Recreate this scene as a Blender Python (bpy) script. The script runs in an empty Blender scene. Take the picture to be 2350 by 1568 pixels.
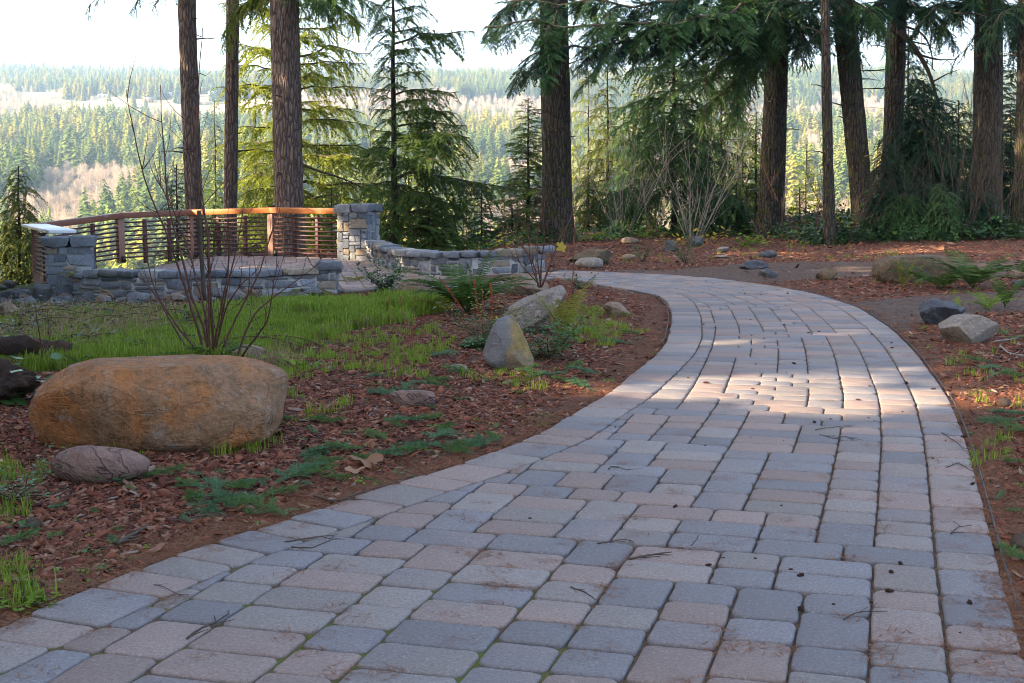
import bpy, math, random
import numpy as np
from mathutils import noise as mnoise, Vector
R = np.random.RandomState(7)
random.seed(7)
scene = bpy.context.scene
col = scene.collection
# ------------------------------------------------------------------ camera model
CAMH, FD, CX, CY, HZ = 1.3, 3029.3, 1175.0, 784.0, 417.7
PIT = math.atan((CY - HZ) / FD)
CP, SP = math.cos(PIT), math.sin(PIT)
cam_d = bpy.data.cameras.new('camera'); cam = bpy.data.objects.new('camera', cam_d); col.objects.link(cam)
cam.location = (0, 0, CAMH); cam.rotation_euler = (math.pi / 2 - PIT, 0, 0)
cam_d.sensor_width = 36; cam_d.lens = 36 * 3300 / 2560; cam_d.clip_end = 20000; cam_d.clip_start = .05
scene.camera = cam

def ray(x, y):
    a, b = (x - CX) / FD, (CY - y) / FD
    return np.array([a, CP + b * SP, -SP + b * CP])
def at(x, y, Y):                       # point of the line of sight at distance Y
    d = ray(x, y); t = Y / d[1]
    return np.array([d[0] * t, Y, CAMH + d[2] * t])
def gp(x, y, z=None):                  # ground point under a line of sight
    d = ray(x, y); zz = 0. if z is None else z
    for _ in range(12):
        t = (zz - CAMH) / d[2]; p = np.array([d[0] * t, d[1] * t])
        if z is not None: break
        zz = .5 * zz + .5 * float(G(p[0], p[1]))
    return np.array([p[0], p[1], zz])

# ------------------------------------------------------------------ numpy helpers
def sm(a, b, x):
    t = np.clip((np.asarray(x, float) - a) / (b - a), 0, 1); return t * t * (3 - 2 * t)
def _h(ix, iy, iz, s):
    n = (ix.astype(np.int64) * 374761393 + iy.astype(np.int64) * 668265263 + iz.astype(np.int64) * 2147483647 + s * 974634777) & 0xffffffff
    n = ((n ^ (n >> 13)) * 1274126177) & 0xffffffff
    return ((n ^ (n >> 16)) & 0xffff) / 65535.0
def vn(x, y, z=0., s=0):               # value noise 0..1
    x, y, z = np.broadcast_arrays(np.asarray(x, float), np.asarray(y, float), np.asarray(z, float))
    i, j, k = np.floor(x), np.floor(y), np.floor(z); u, v, w = x - i, y - j, z - k
    u, v, w = u*u*(3-2*u), v*v*(3-2*v), w*w*(3-2*w); r = 0
    for a in (0, 1):
        for b in (0, 1):
            for c in (0, 1):
                r = r + _h(i + a, j + b, k + c, s) * (u if a else 1-u) * (v if b else 1-v) * (w if c else 1-w)
    return r
def fbm(x, y, z=0., s=0, o=4):
    r, a, t = 0, 1., 0.
    for q in range(o):
        r = r + a * vn(np.asarray(x) * 2**q, np.asarray(y) * 2**q, np.asarray(z) * 2**q, s + q); t += a; a *= .5
    return r / t
def inpoly(x, y, P):
    x, y = np.asarray(x), np.asarray(y); c = np.zeros(x.shape, bool); n = len(P)
    for i in range(n):
        x1, y1, x2, y2 = P[i][0], P[i][1], P[(i+1) % n][0], P[(i+1) % n][1]
        if y1 == y2: continue
        c ^= ((y1 > y) != (y2 > y)) & (x < (x2 - x1) * (y - y1) / (y2 - y1) + x1)
    return c
def resample(P, step, smooth=0):
    P = np.asarray(P, float)
    d = np.r_[0, np.cumsum(np.linalg.norm(np.diff(P, axis=0), axis=1))]
    n = max(2, int(d[-1] / step) + 1); s = np.linspace(0, d[-1], n)
    Q = np.stack([np.interp(s, d, P[:, k]) for k in range(P.shape[1])], 1)
    for _ in range(smooth):
        Q[1:-1] = .25 * Q[:-2] + .5 * Q[1:-1] + .25 * Q[2:]
    return Q
def pdist(x, y, P):                    # distance to a polyline
    x, y = np.asarray(x, float), np.asarray(y, float); best = np.full(x.shape, 1e9)
    for a, b in zip(P[:-1], P[1:]):
        dx, dy = b[0]-a[0], b[1]-a[1]; t = np.clip(((x-a[0])*dx + (y-a[1])*dy) / (dx*dx+dy*dy+1e-12), 0, 1)
        best = np.minimum(best, np.hypot(x-a[0]-t*dx, y-a[1]-t*dy))
    return best

class MB:
    def __init__(s): s.V, s.F, s.C, s.n = [], [], [], 0
    def add(s, V, F, c=None):
        V = np.asarray(V, float)
        if len(V) == 0: return
        s.V.append(V); F = F if isinstance(F, list) else [F]
        for f in F: s.F.append(np.asarray(f, np.int64) + s.n)
        if c is None: c = (.5, .5, .5)
        c = np.asarray(c, float)
        s.C.append(np.broadcast_to(c, (len(V), 3)) if c.ndim == 1 else c); s.n += len(V)
    def build(s, name, mat, parent=None, smooth=False, loc=None):
        V = np.concatenate(s.V) if s.V else np.zeros((0, 3)); C = np.concatenate(s.C) if s.C else np.zeros((0, 3))
        if loc is not None: V = V - np.asarray(loc)
        elif parent is not None: V = V - world_loc(parent)
        me = bpy.data.meshes.new(name); me.vertices.add(len(V)); me.vertices.foreach_set('co', V.astype(np.float32).ravel())
        L = np.concatenate([f.ravel() for f in s.F]); T = np.concatenate([np.full(len(f), f.shape[1]) for f in s.F])
        me.loops.add(len(L)); me.loops.foreach_set('vertex_index', L.astype(np.int32))
        me.polygons.add(len(T)); me.polygons.foreach_set('loop_start', (np.cumsum(T) - T).astype(np.int32))
        if smooth: me.polygons.foreach_set('use_smooth', np.ones(len(T), bool))
        me.update(calc_edges=True)
        a = me.color_attributes.new('col', 'FLOAT_COLOR', 'POINT')
        a.data.foreach_set('color', np.c_[C, np.ones(len(C))].astype(np.float32).ravel())
        me.materials.append(mat)
        o = bpy.data.objects.new(name, me)
        if loc is not None: o.location = loc
        if parent != 'free': col.objects.link(o)
        if parent is not None and parent != 'free': o.parent = parent
        return o
def world_loc(o):
    v = np.zeros(3)
    while o is not None and o != 'free':
        v = v + np.array(o.location); o = o.parent
    return v
def tag(o, label=None, cat=None, group=None, kind=None):
    for k, v in (('label', label), ('category', cat), ('group', group), ('kind', kind)):
        if v: o[k] = v
    return o
def empty(name, loc, label=None, cat=None, group=None):
    o = bpy.data.objects.new(name, None); o.empty_display_size = .1; o.location = tuple(map(float, loc)); col.objects.link(o)
    return tag(o, label, cat, group)
def copy_tree(o, parent=None):
    c = o.copy(); col.objects.link(c)
    if parent: c.parent = parent
    for ch in KIDS.get(o.name, []): copy_tree(ch, c)
    return c
KIDS = {}
def kid(o): KIDS.setdefault(o.parent.name, []).append(o); return o

def frame(d):                          # orthonormal frames for directions (n,3)
    d = d / (np.linalg.norm(d, axis=-1, keepdims=True) + 1e-9)
    up = np.where(np.abs(d[..., 2:3]) > .95, [1., 0, 0], [0., 0, 1.])
    a = np.cross(up, d); a /= np.linalg.norm(a, axis=-1, keepdims=True) + 1e-9
    return d, a, np.cross(d, a)
def tube(P, r, k=6, cap=True):
    P = np.asarray(P, float); n = len(P); r = np.broadcast_to(np.asarray(r, float), (n,))
    T = np.gradient(P, axis=0); d, a, b = frame(T)
    for i in range(1, n):              # keep the frame from flipping
        if np.dot(a[i], a[i-1]) < 0: a[i], b[i] = -a[i], -b[i]
    th = np.arange(k) * 2 * math.pi / k
    V = P[:, None] + r[:, None, None] * (np.cos(th)[None, :, None] * a[:, None] + np.sin(th)[None, :, None] * b[:, None])
    i, j = np.meshgrid(np.arange(n-1), np.arange(k), indexing='ij'); j2 = (j + 1) % k
    F = np.stack([i*k+j, i*k+j2, (i+1)*k+j2, (i+1)*k+j], -1).reshape(-1, 4)
    fs = [F]
    if cap: fs += [np.arange(k)[None, ::-1], (np.arange(k) + (n-1)*k)[None]]
    return V.reshape(-1, 3), fs
def box(c, h, rz=0.):
    c = np.asarray(c, float); s = np.array([[x, y, z] for x in (-1, 1) for y in (-1, 1) for z in (-1, 1)], float) * h
    ca, sa = math.cos(rz), math.sin(rz)
    V = np.stack([s[:, 0]*ca - s[:, 1]*sa, s[:, 0]*sa + s[:, 1]*ca, s[:, 2]], 1) + c
    return V, np.array([[0,1,3,2],[4,6,7,5],[0,4,5,1],[2,3,7,6],[0,2,6,4],[1,5,7,3]])
def bevel(o, w, seg=2):
    m = o.modifiers.new('bevel', 'BEVEL'); m.width = w; m.segments = seg; m.limit_method = 'ANGLE'; return o

# ------------------------------------------------------------------ materials
def mat(name, build):
    m = bpy.data.materials.new(name); m.use_nodes = True; nt = m.node_tree; N = nt.nodes; N.clear()
    class K:
        def n(s, t, **kw):
            x = N.new(t)
            ins = kw.pop('i', {})
            for a, v in kw.items(): setattr(x, a, v)
            for a, v in ins.items():
                if hasattr(v, 'is_linked') or hasattr(v, 'links'): nt.links.new(v, x.inputs[a])
                else:
                    if isinstance(v, tuple) and len(v) == 3 and x.inputs[a].type == 'RGBA': v = v + (1,)
                    x.inputs[a].default_value = v
            return x
        def tc(s, k='Object'): return s.n('ShaderNodeTexCoord').outputs[k]
        def mp(s, v, sc): return s.n('ShaderNodeMapping', i={'Vector': v, 'Scale': sc}).outputs[0]
        def noise(s, v, sc, det=4, rough=.6, dist=0.): return s.n('ShaderNodeTexNoise', i={'Vector': v, 'Scale': sc, 'Detail': det, 'Roughness': rough, 'Distortion': dist}).outputs['Fac']
        def vor(s, v, sc, out='Distance', feat='F1'): return s.n('ShaderNodeTexVoronoi', feature=feat, i={'Vector': v, 'Scale': sc}).outputs[out]
        def ramp(s, f, *st):
            x = s.n('ShaderNodeValToRGB', i={'Fac': f}); e = x.color_ramp.elements
            while len(e) < len(st): e.new(.5)
            for q, (p, c) in zip(e, st): q.position = p; q.color = (c, c, c, 1) if isinstance(c, (int, float)) else tuple(c) + (1,)
            return x.outputs[0]
        def mix(s, f, a, b, bt='MIX'):
            x = s.n('ShaderNodeMix', data_type='RGBA', blend_type=bt)
            for q, v in ((0, f), (6, a), (7, b)):
                if hasattr(v, 'links'): nt.links.new(v, x.inputs[q])
                else: x.inputs[q].default_value = v if q == 0 else tuple(v) + (1,)
            return x.outputs[2]
        def math(s, op, a, b=0.):
            x = s.n('ShaderNodeMath', operation=op)
            for q, v in ((0, a), (1, b)):
                if hasattr(v, 'links'): nt.links.new(v, x.inputs[q])
                else: x.inputs[q].default_value = v
            return x.outputs[0]
        def attr(s): return s.n('ShaderNodeAttribute', attribute_name='col').outputs['Color']
        def sep(s, c): return s.n('ShaderNodeSeparateColor', i={'Color': c}).outputs
        def bump(s, h, st=.5, d=.02): return s.n('ShaderNodeBump', i={'Height': h, 'Strength': st, 'Distance': d}).outputs[0]
        def rnd(s): return s.n('ShaderNodeObjectInfo').outputs['Random']
        def out(s, c, rough=.8, normal=None, spec=.3, metal=0.):
            i = {'Base Color': c, 'Roughness': rough, 'Specular IOR Level': spec, 'Metallic': metal}
            if normal is not None: i['Normal'] = normal
            b = s.n('ShaderNodeBsdfPrincipled', i=i)
            return s.fin(b.outputs[0])
        def fin(s, sh): nt.links.new(sh, s.n('ShaderNodeOutputMaterial').inputs[0]); return sh
    build(K()); return m
def leafmat(name, dark, light, trans=.35, tip=None, rough=.6):
    def b(k):
        c = k.sep(k.attr()); base = k.mix(c[0], dark, light)
        base = k.mix(k.ramp(k.noise(k.tc(), .9, 3), (.35, 0.), (.7, .6)), base, light)
        if tip: base = k.mix(k.ramp(c[1], (.7, 0.), (1., .8)), base, tip)
        d = k.n('ShaderNodeBsdfPrincipled', i={'Base Color': base, 'Roughness': rough, 'Specular IOR Level': .25})
        t = k.n('ShaderNodeBsdfTranslucent', i={'Color': base})
        k.fin(k.n('ShaderNodeMixShader', i={0: trans, 1: d.outputs[0], 2: t.outputs[0]}).outputs[0])
    return mat(name, b)
def rockmat(name, c1, c2, c3, lich=(.45, .44, .4), lam=.62, sc=6., crack=.5):
    def b(k):
        v = k.tc(); n1 = k.noise(v, sc * .45, 5, .65, .6); n2 = k.noise(v, sc * 3, 6, .7); n3 = k.noise(v, sc * 9, 4, .7)
        c = k.mix(k.ramp(n1, (.4, 0.), (.56, 1.)), c1, c2)
        c = k.mix(k.ramp(n2, (.45, 0.), (.65, .75)), c, c3)
        c = k.mix(k.ramp(k.noise(v, sc * 1.6, 8, .75), (lam, 0.), (lam + .1, .7)), c, lich)
        c = k.mix(k.ramp(n3, (.3, .4), (.7, 0.)), c, (.03, .025, .02))
        h = k.math('ADD', k.math('MULTIPLY', n2, .6), k.math('MULTIPLY', n3, .35))
        cr = k.ramp(k.noise(k.mp(v, (1, 1, 1.6)), sc * .8, 3, .6, 1.2), (.485, 0.), (.5, 1.), (.515, 0.)); h = k.math('SUBTRACT', k.math('ADD', h, k.math('MULTIPLY', n1, 1.2)), k.math('MULTIPLY', cr, .22 * crack)); c = k.mix(k.math('MULTIPLY', cr, .35 * crack), c, (.06, .045, .035))
        k.out(c, .85, k.bump(h, 1., .05))
    return mat(name, b)
def attrmat(name, sc=60., rough=.85, bump=.5, dirt=(.1, .07, .05), dist=.006, tint=None):
    def b(k):
        v = k.tc(); n = k.noise(v, sc, 6, .75); n2 = k.noise(v, sc * .12, 4, .6)
        c = k.mix(k.ramp(n, (.3, 0.), (.7, 1.)), k.mix(.0, k.attr(), (0, 0, 0)), (1, 1, 1), 'MULTIPLY')
        c = k.mix(k.ramp(n, (.35, .35), (.55, 0.)), k.attr(), (.06, .055, .05))
        c = k.mix(k.ramp(n, (.58, 0.), (.72, .4)), c, (.62, .6, .57)); c = k.mix(k.ramp(k.noise(v, sc * 2.6, 2, .5), (.6, 0.), (.7, .5)), c, (.05, .045, .04))
        c = k.mix(k.ramp(n2, (.5, 0.), (.75, .35)), c, dirt)
        k.out(c, rough, k.bump(n, bump, dist))
    return mat(name, b)
M = {}
M['paver'] = attrmat('paver_concrete', 85., .9, .55, (.2, .16, .14), .006)
M['stone'] = attrmat('wall_stone', 22., .85, .8, (.12, .1, .08), .02)
def _b(k):
    v = k.tc(); n = k.noise(v, 30, 5, .7); g = k.noise(v, 2.2, 5, .7)
    c = k.mix(n, (.05, .032, .02), (.16, .1, .06)); x = k.n('ShaderNodeSeparateXYZ', i={0: v}); ms = k.math('MULTIPLY', k.ramp(x.outputs[0], (.0, 1.), (.3, .0)), k.ramp(k.math('MULTIPLY', x.outputs[1], .1), (.38, 1.), (.46, .0))); c = k.mix(k.math('MULTIPLY', ms, k.ramp(g, (.42, 0.), (.54, .9))), c, (.1, .13, .02))
    k.out(c, .95, k.bump(n, 1., .01))
M['joint'] = mat('joint_sand_and_moss', _b)
M['mortar'] = mat('mortar', lambda k: k.out(k.mix(k.noise(k.tc(), 25, 5), (.3, .285, .26), (.52, .5, .46)), .95, k.bump(k.noise(k.tc(), 60, 4), .8, .01)))
def _b(k):
    v = k.tc(); s = k.sep(k.attr())
    cell = k.vor(k.mp(v, (1, 1.7, 1)), 26, 'Color'); cs = k.sep(cell)
    mul = k.ramp(cs[0], (0., (.05, .02, .013)), (.45, (.15, .05, .028)), (.8, (.27, .1, .054)), (1., (.36, .2, .13)))
    mul = k.mix(k.ramp(k.noise(v, 120, 4), (.35, .6), (.6, 0.)), mul, (.02, .01, .008))
    mul = k.mix(k.ramp(k.noise(v, 1.1, 4), (.4, 0.), (.7, .5)), mul, (.07, .05, .025))
    gr = k.ramp(k.sep(k.vor(v, 45, 'Color'))[0], (0., (.06, .044, .036)), (1., (.19, .14, .112)))
    nl = k.mix(k.noise(k.mp(v, (40, 110, 40)), 1., 6, .8), (.06, .028, .016), (.24, .1, .05))
    so = k.mix(k.noise(v, 9, 6, .7), (.03, .045, .012), (.1, .12, .03))
    c = k.mix(s[2], mul, nl); c = k.mix(s[0], c, gr); c = k.mix(s[1], c, so)
    h = k.math('ADD', k.vor(k.mp(v, (1, 1.7, 1)), 26), k.noise(v, 90, 4))
    k.out(c, .95, k.bump(h, 1., .03))
M['ground'] = mat('bark_mulch_ground', _b)
def barkmat(name, c1, c2, moss, lichen, ms=.5):
    def b(k):
        v = k.tc(); w = k.mp(v, (1, 1, .22)); r = k.vor(w, 16, feat='DISTANCE_TO_EDGE'); n = k.noise(w, 30, 6, .75, .4); f = k.noise(v, 60, 4, .7)
        c = k.mix(k.ramp(n, (.3, 0.), (.7, 1.)), c1, c2)
        c = k.mix(k.ramp(r, (0., .75), (.16, 0.)), c, tuple(q * .25 for q in c1))
        z = k.n('ShaderNodeSeparateXYZ', i={0: v}).outputs[2]
        hz = k.ramp(k.math('MULTIPLY', z, .12), (0., 1.), (.5, .25))
        c = k.mix(k.math('MULTIPLY', k.ramp(k.noise(v, 3.2, 6, .7), (ms, 0.), (ms + .1, 1.)), hz), c, moss)
        c = k.mix(k.ramp(k.noise(v, 26, 3, .6), (.66, 0.), (.7, .9)), c, lichen)
        h = k.math('ADD', k.math('MULTIPLY', k.ramp(r, (0., 0.), (.25, 1.)), 1.), k.math('MULTIPLY', n, .8))
        k.out(c, .95, k.bump(h, 1., .035))
    return mat(name, b)
M['bark'] = barkmat('fir_bark', (.13, .09, .074), (.27, .195, .165), (.09, .085, .012), (.36, .34, .17), .6)
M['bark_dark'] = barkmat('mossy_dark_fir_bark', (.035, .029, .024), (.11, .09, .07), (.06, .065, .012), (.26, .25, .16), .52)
M['branch'] = mat('branch_wood', lambda k: k.out(k.mix(k.noise(k.tc(), 20, 4), (.035, .026, .02), (.11, .085, .06)), .95))
M['branch_grey'] = mat('pale_alder_bark', lambda k: k.out(k.mix(k.noise(k.tc(), 14, 4), (.14, .13, .11), (.36, .34, .3)), .9))
M['stem_red'] = mat('red_brown_stem_bark', lambda k: k.out(k.mix(k.noise(k.tc(), 14, 4), (.05, .022, .018), (.17, .075, .055)), .7))
M['twig_red'] = mat('red_brown_shoot', lambda k: k.out(k.mix(k.noise(k.tc(), 8, 3), (.15, .04, .025), (.36, .12, .07)), .7))
M['twig'] = mat('dead_twig', lambda k: k.out(k.mix(k.noise(k.tc(), 40, 3), (.035, .025, .02), (.14, .1, .075)), .9))
def woodmat(name, c1, c2, c3, ax=(1, 1, 1), rough=.6):
    def b(k):
        v = k.tc(); w = k.mp(v, ax); n = k.noise(w, 6, 6, .7, .5); p = k.noise(v, 3., 6, .75)
        c = k.mix(k.ramp(n, (.3, 0.), (.7, 1.)), c1, c2); c = k.mix(k.ramp(p, (.56, 0.), (.64, .8)), c, c3)
        k.out(c, rough, k.bump(n, .4, .004), .5)
    return mat(name, b)
M['rail'] = woodmat('stained_rail_wood', (.13, .045, .026), (.24, .085, .045), (.24, .19, .18), (2, 2, 14), .5)
M['rail_sunlit'] = woodmat('sunlit_orange_rail_wood', (.38, .11, .025), (.6, .2, .05), (.42, .22, .14), (2, 2, 14), .5)  # warm sunlight on the right rail sections painted into the wood colour
M['post'] = woodmat('cedar_post_wood', (.22, .11, .075), (.34, .19, .14), (.28, .17, .13), (12, 12, 1), .7)
M['slat'] = woodmat('dark_red_slat_wood', (.05, .016, .013), (.1, .034, .026), (.1, .06, .05), (3, 3, 12), .55)
M['cap_glare'] = mat('sun_glare_rail_wood', lambda k: k.out(k.mix(k.noise(k.tc(), 5, 5), (.6, .6, .62), (.8, .8, .8)), .35, None, .6))  # sun glare on the rail corner painted in as near-white wood
M['black'] = mat('black_metal', lambda k: k.out((.02, .02, .022), .5, None, .5))
M['plastic'] = mat('black_plastic_edging', lambda k: k.out(k.mix(k.noise(k.tc(), 20, 3), (.015, .015, .017), (.06, .06, .06)), .5))
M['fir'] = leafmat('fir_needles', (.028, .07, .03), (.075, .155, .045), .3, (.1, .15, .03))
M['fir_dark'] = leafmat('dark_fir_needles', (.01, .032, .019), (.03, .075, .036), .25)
M['fir_lit'] = leafmat('sunlit_yellow_green_needles', (.08, .12, .018), (.24, .28, .035), .45, (.34, .3, .03))  # lit copy of the needles, sunlight painted in as brighter yellow-green
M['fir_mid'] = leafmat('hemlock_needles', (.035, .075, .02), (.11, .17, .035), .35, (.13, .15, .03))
M['cedar'] = leafmat('cedar_foliage', (.05, .08, .015), (.16, .18, .035), .4, (.2, .14, .04))
M['sprig'] = leafmat('fallen_fir_sprig', (.05, .12, .065), (.13, .24, .11), .25)
M['sprig_green'] = leafmat('fallen_green_sprig', (.045, .1, .03), (.13, .22, .06), .25)
M['grass'] = leafmat('grass_blades', (.12, .19, .02), (.31, .41, .05), .5, (.46, .44, .12))
M['drygrass'] = leafmat('dry_grass', (.2, .14, .06), (.45, .34, .17), .4)
M['fern'] = leafmat('fern_fronds', (.03, .075, .015), (.1, .17, .03), .35)
M['fern_yellow'] = leafmat('yellowing_fern_fronds', (.12, .13, .015), (.3, .28, .04), .45)
M['leaf'] = leafmat('glossy_leaves', (.025, .08, .022), (.09, .18, .045), .25, None, .35)
M['leaf_lime'] = leafmat('lime_leaves', (.1, .2, .02), (.25, .36, .04), .45)
M['leaf_yellow'] = leafmat('yellow_leaves', (.35, .26, .03), (.55, .42, .06), .5)
M['leaf_red'] = leafmat('rust_leaves', (.4, .08, .03), (.55, .16, .07), .4)
M['leaf_dead'] = leafmat('dead_leaves', (.22, .1, .05), (.42, .24, .14), .3)
M['ivy'] = leafmat('ivy_leaves', (.01, .03, .012), (.035, .075, .025), .2, None, .4)
M['litter'] = leafmat('dry_needles', (.1, .04, .02), (.34, .14, .06), .2)
def chipb(k):
    r = k.rnd(); n = k.noise(k.tc(), 60, 4)
    c = k.ramp(r, (0., (.08, .026, .015)), (.35, (.2, .06, .032)), (.75, (.33, .115, .06)), (.95, (.36, .2, .13)), (1., (.38, .3, .24)))
    k.out(k.mix(k.ramp(n, (.35, .6), (.6, 0.)), c, (.03, .014, .01)), .9, k.bump(n, .5, .004))
M['chip'] = mat('bark_chip', chipb)
def farb(dark, light, gold=None):
    def b(k):
        r = k.rnd(); c = k.sep(k.attr()); loc = k.n('ShaderNodeObjectInfo').outputs['Location']
        base = k.mix(k.ramp(r, (0., 0.), (1., 1.)), dark, light)
        if gold:
            big = k.noise(k.mp(loc, (1, .5, 1)), .012, 3, .6); base = k.mix(k.ramp(big, (.46, 0.), (.6, .75)), base, gold)
            base = k.mix(k.ramp(k.noise(loc, .03, 3, .6), (.5, 0.), (.66, .7)), base, dark)
        base = k.mix(k.math('MULTIPLY', c[0], .5), base, tuple(q * 1.25 for q in light))
        d = k.n('ShaderNodeBsdfPrincipled', i={'Base Color': base, 'Roughness': .8, 'Specular IOR Level': .1})
        t = k.n('ShaderNodeBsdfTranslucent', i={'Color': base})
        k.fin(k.n('ShaderNodeMixShader', i={0: .3, 1: d.outputs[0], 2: t.outputs[0]}).outputs[0])
    return b
M['far_fir'] = mat('valley_fir_foliage', farb((.035, .085, .03), (.22, .27, .045), (.44, .35, .05)))
M['far_bare'] = mat('bare_valley_twigs', farb((.34, .26, .19), (.5, .4, .3)))
def _b(k):
    v = k.tc(); s = k.sep(k.attr())
    f = k.mix(k.noise(v, .03, 5, .7), (.05, .06, .02), (.12, .1, .05)); g = k.mix(k.noise(v, .012, 5, .6), (.22, .24, .09), (.34, .24, .17))
    k.out(k.mix(s[0], f, g), 1.)
M['hills'] = mat('valley_ground', _b)
HAZE = 1.15e-4
# ------------------------------------------------------------------ light
SUN_EL, SUN_AZ = math.radians(23), math.radians(252)       # azimuth clockwise from +Y
S = np.array([math.sin(SUN_AZ) * math.cos(SUN_EL), math.cos(SUN_AZ) * math.cos(SUN_EL), math.sin(SUN_EL)])
w = bpy.data.worlds.new('World'); scene.world = w; w.use_nodes = True
sky = w.node_tree.nodes.new('ShaderNodeTexSky'); sky.sky_type = 'NISHITA'; sky.sun_disc = False
sky.sun_elevation = SUN_EL; sky.sun_rotation = SUN_AZ; sky.air_density = .8; sky.dust_density = 4.; sky.ozone_density = .2
bgn = w.node_tree.nodes['Background']; bgn.inputs[1].default_value = .15
w.node_tree.links.new(sky.outputs[0], bgn.inputs[0])
sl = bpy.data.lights.new('sun', 'SUN'); sl.energy = 4.4; sl.angle = math.radians(.5); sl.color = (1., .79, .53)
so = bpy.data.objects.new('sun', sl); col.objects.link(so)
so.rotation_euler = Vector(tuple(S)).to_track_quat('Z', 'Y').to_euler()
scene.view_settings.view_transform = 'Standard'; scene.view_settings.look = 'None'
scene.view_settings.exposure = 2.32; scene.view_settings.gamma = 1.
scene.cycles.max_bounces = 8; scene.cycles.diffuse_bounces = 3; scene.cycles.glossy_bounces = 2; scene.cycles.transmission_bounces = 3
scene.cycles.transparent_max_bounces = 8; scene.cycles.volume_bounces = 1
scene.cycles.use_denoising = True; scene.cycles.filter_width = .95

# ------------------------------------------------------------------ ground
EX = np.array([-60, -40, -25, -14, -10, -9, -8.6, -7, -5.8, -4, -2.5, -1, 1, 4, 10, 20, 60.])
EY = np.array([-20, -6, 4, 11.5, 15.5, 18, 21.8, 24.7, 25.2, 24.8, 24.2, 25, 29.6, 32.5, 34.5, 35, 36.])
def G0(x, y):
    x, y = np.asarray(x, float), np.asarray(y, float)
    g = sm(.8, -2.5, x) * sm(13, 16.5, y) * np.minimum(0, -.703 + .022 * np.clip(x, -9, 9) + .0335 * np.minimum(y, 24))
    g = g - .3 * sm(-5., -7.8, x) * sm(10, 15, y)
    d = (y - np.interp(x, EX, EY)) * np.where(x < -7, .55, .9)
    dd = np.maximum(d, 0); g = g - .52 * (np.sqrt(dd * dd + 1.2) - 1.095)
    g = g + .22 * sm(5, 9, x) * sm(24, 30, y)
    return g
RE = [(2350, 1498), (2323, 1403), (2286, 1274), (2255, 1146), (2219, 1013), (2182, 918), (2135, 852), (2100, 806), (2051, 757), (1970, 704), (1868, 672), (1770, 655), (1664, 641), (1594, 634), (1524, 630), (1400, 624), (1290, 620)]
LE = [(0, 1432), (66, 1403), (153, 1370), (232, 1337), (327, 1295), (443, 1254), (535, 1225), (680, 1183), (775, 1150), (918, 1104), (1058, 1062), (1227, 999), (1314, 946), (1395, 901), (1466, 844), (1508, 809), (1532, 774), (1541, 725), (1532, 693), (1508, 676), (1438, 663), (1385, 655), (1332, 643), (1269, 636)]
G = lambda x, y: 0.
RW = np.array([gp(x, y, 0.)[:2] for x, y in RE]); LW = np.array([gp(x, y, 0.)[:2] for x, y in LE])
G = G0
for xy in ((1199, 651), (1050, 658), (900, 663), (785, 668)): LW = np.vstack([LW, gp(*xy)[:2]])
dR = RW[0] - RW[2]; dR /= np.linalg.norm(dR); RW = np.vstack([RW[0] + dR * 2.6, RW])
dL = LW[0] - LW[4]; dL /= np.linalg.norm(dL); LW = np.vstack([LW[0] + dL * 2., LW])
RC = resample(RW, .1, 14); LC = resample(LW, .1, 6)
PATHPOLY = np.vstack([LC, RC[::-1]])
PILL, PILR = np.array([-6.2, 18.55]), np.array([-2.62, 22.6])
RAILP = np.array([[-6.42, 18.9], [-7.81, 21.66], [-6.84, 23.1], [-5.8, 24.02], [-4.27, 23.55], [-2.95, 22.85]])
FRONTW = np.array([gp(185, 678)[:2], gp(330, 683)[:2], gp(500, 683)[:2], gp(650, 677)[:2], gp(775, 668)[:2]])
FRONTW[0] = [-5.95, 18.2]
CW = np.array([[-2.35, 22.35], [-2.0, 21.2], [-1.6, 20.1], [-1.1, 19.4], [-.55, 19.15], [.2, 19.3]])
PATIO = np.vstack([RAILP, PILR, CW, RC[-1:], LC[-1:], FRONTW[::-1]])
GRASS = np.array([gp(*p)[:2] for p in ((0, 842), (60, 826), (250, 806), (400, 768), (520, 715), (700, 700), (830, 690), (1000, 690), (1015, 718), (900, 738), (760, 765), (640, 800), (520, 838), (300, 850))])
GRAV1 = np.array([gp(*p)[:2] for p in ((1380, 616), (1520, 619), (1700, 606), (2000, 602), (2400, 596), (2400, 628), (2230, 640), (2000, 630), (1850, 640), (1700, 648), (1500, 630))])
GRAV2 = np.array([gp(*p)[:2] for p in ((1960, 690), (2100, 680), (2400, 664), (2400, 706), (2250, 716), (2090, 745), (2060, 762))])
def onpath(x, y): return inpoly(x, y, PATHPOLY) | inpoly(x, y, PATIO)
def Gm(x, y):                            # ground with small relief, lowered under the paving
    g = G0(x, y); d = np.minimum(pdist(x, y, LC[::3]), pdist(x, y, RC[::3])); ins = onpath(x, y)
    a = np.where(ins, 0, sm(.05, 1.2, d))
    g = g + a * (.07 * (fbm(x * .7, y * .7, 0, 3) - .45) + .03 * (fbm(x * 4, y * 4, 0, 5) - .5)) - .012
    return np.where(ins, g - .06, g)
G = lambda x, y: Gm(np.array([x]), np.array([y]))[0] if np.isscalar(x) or np.ndim(x) == 0 else Gm(x, y)

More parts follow.
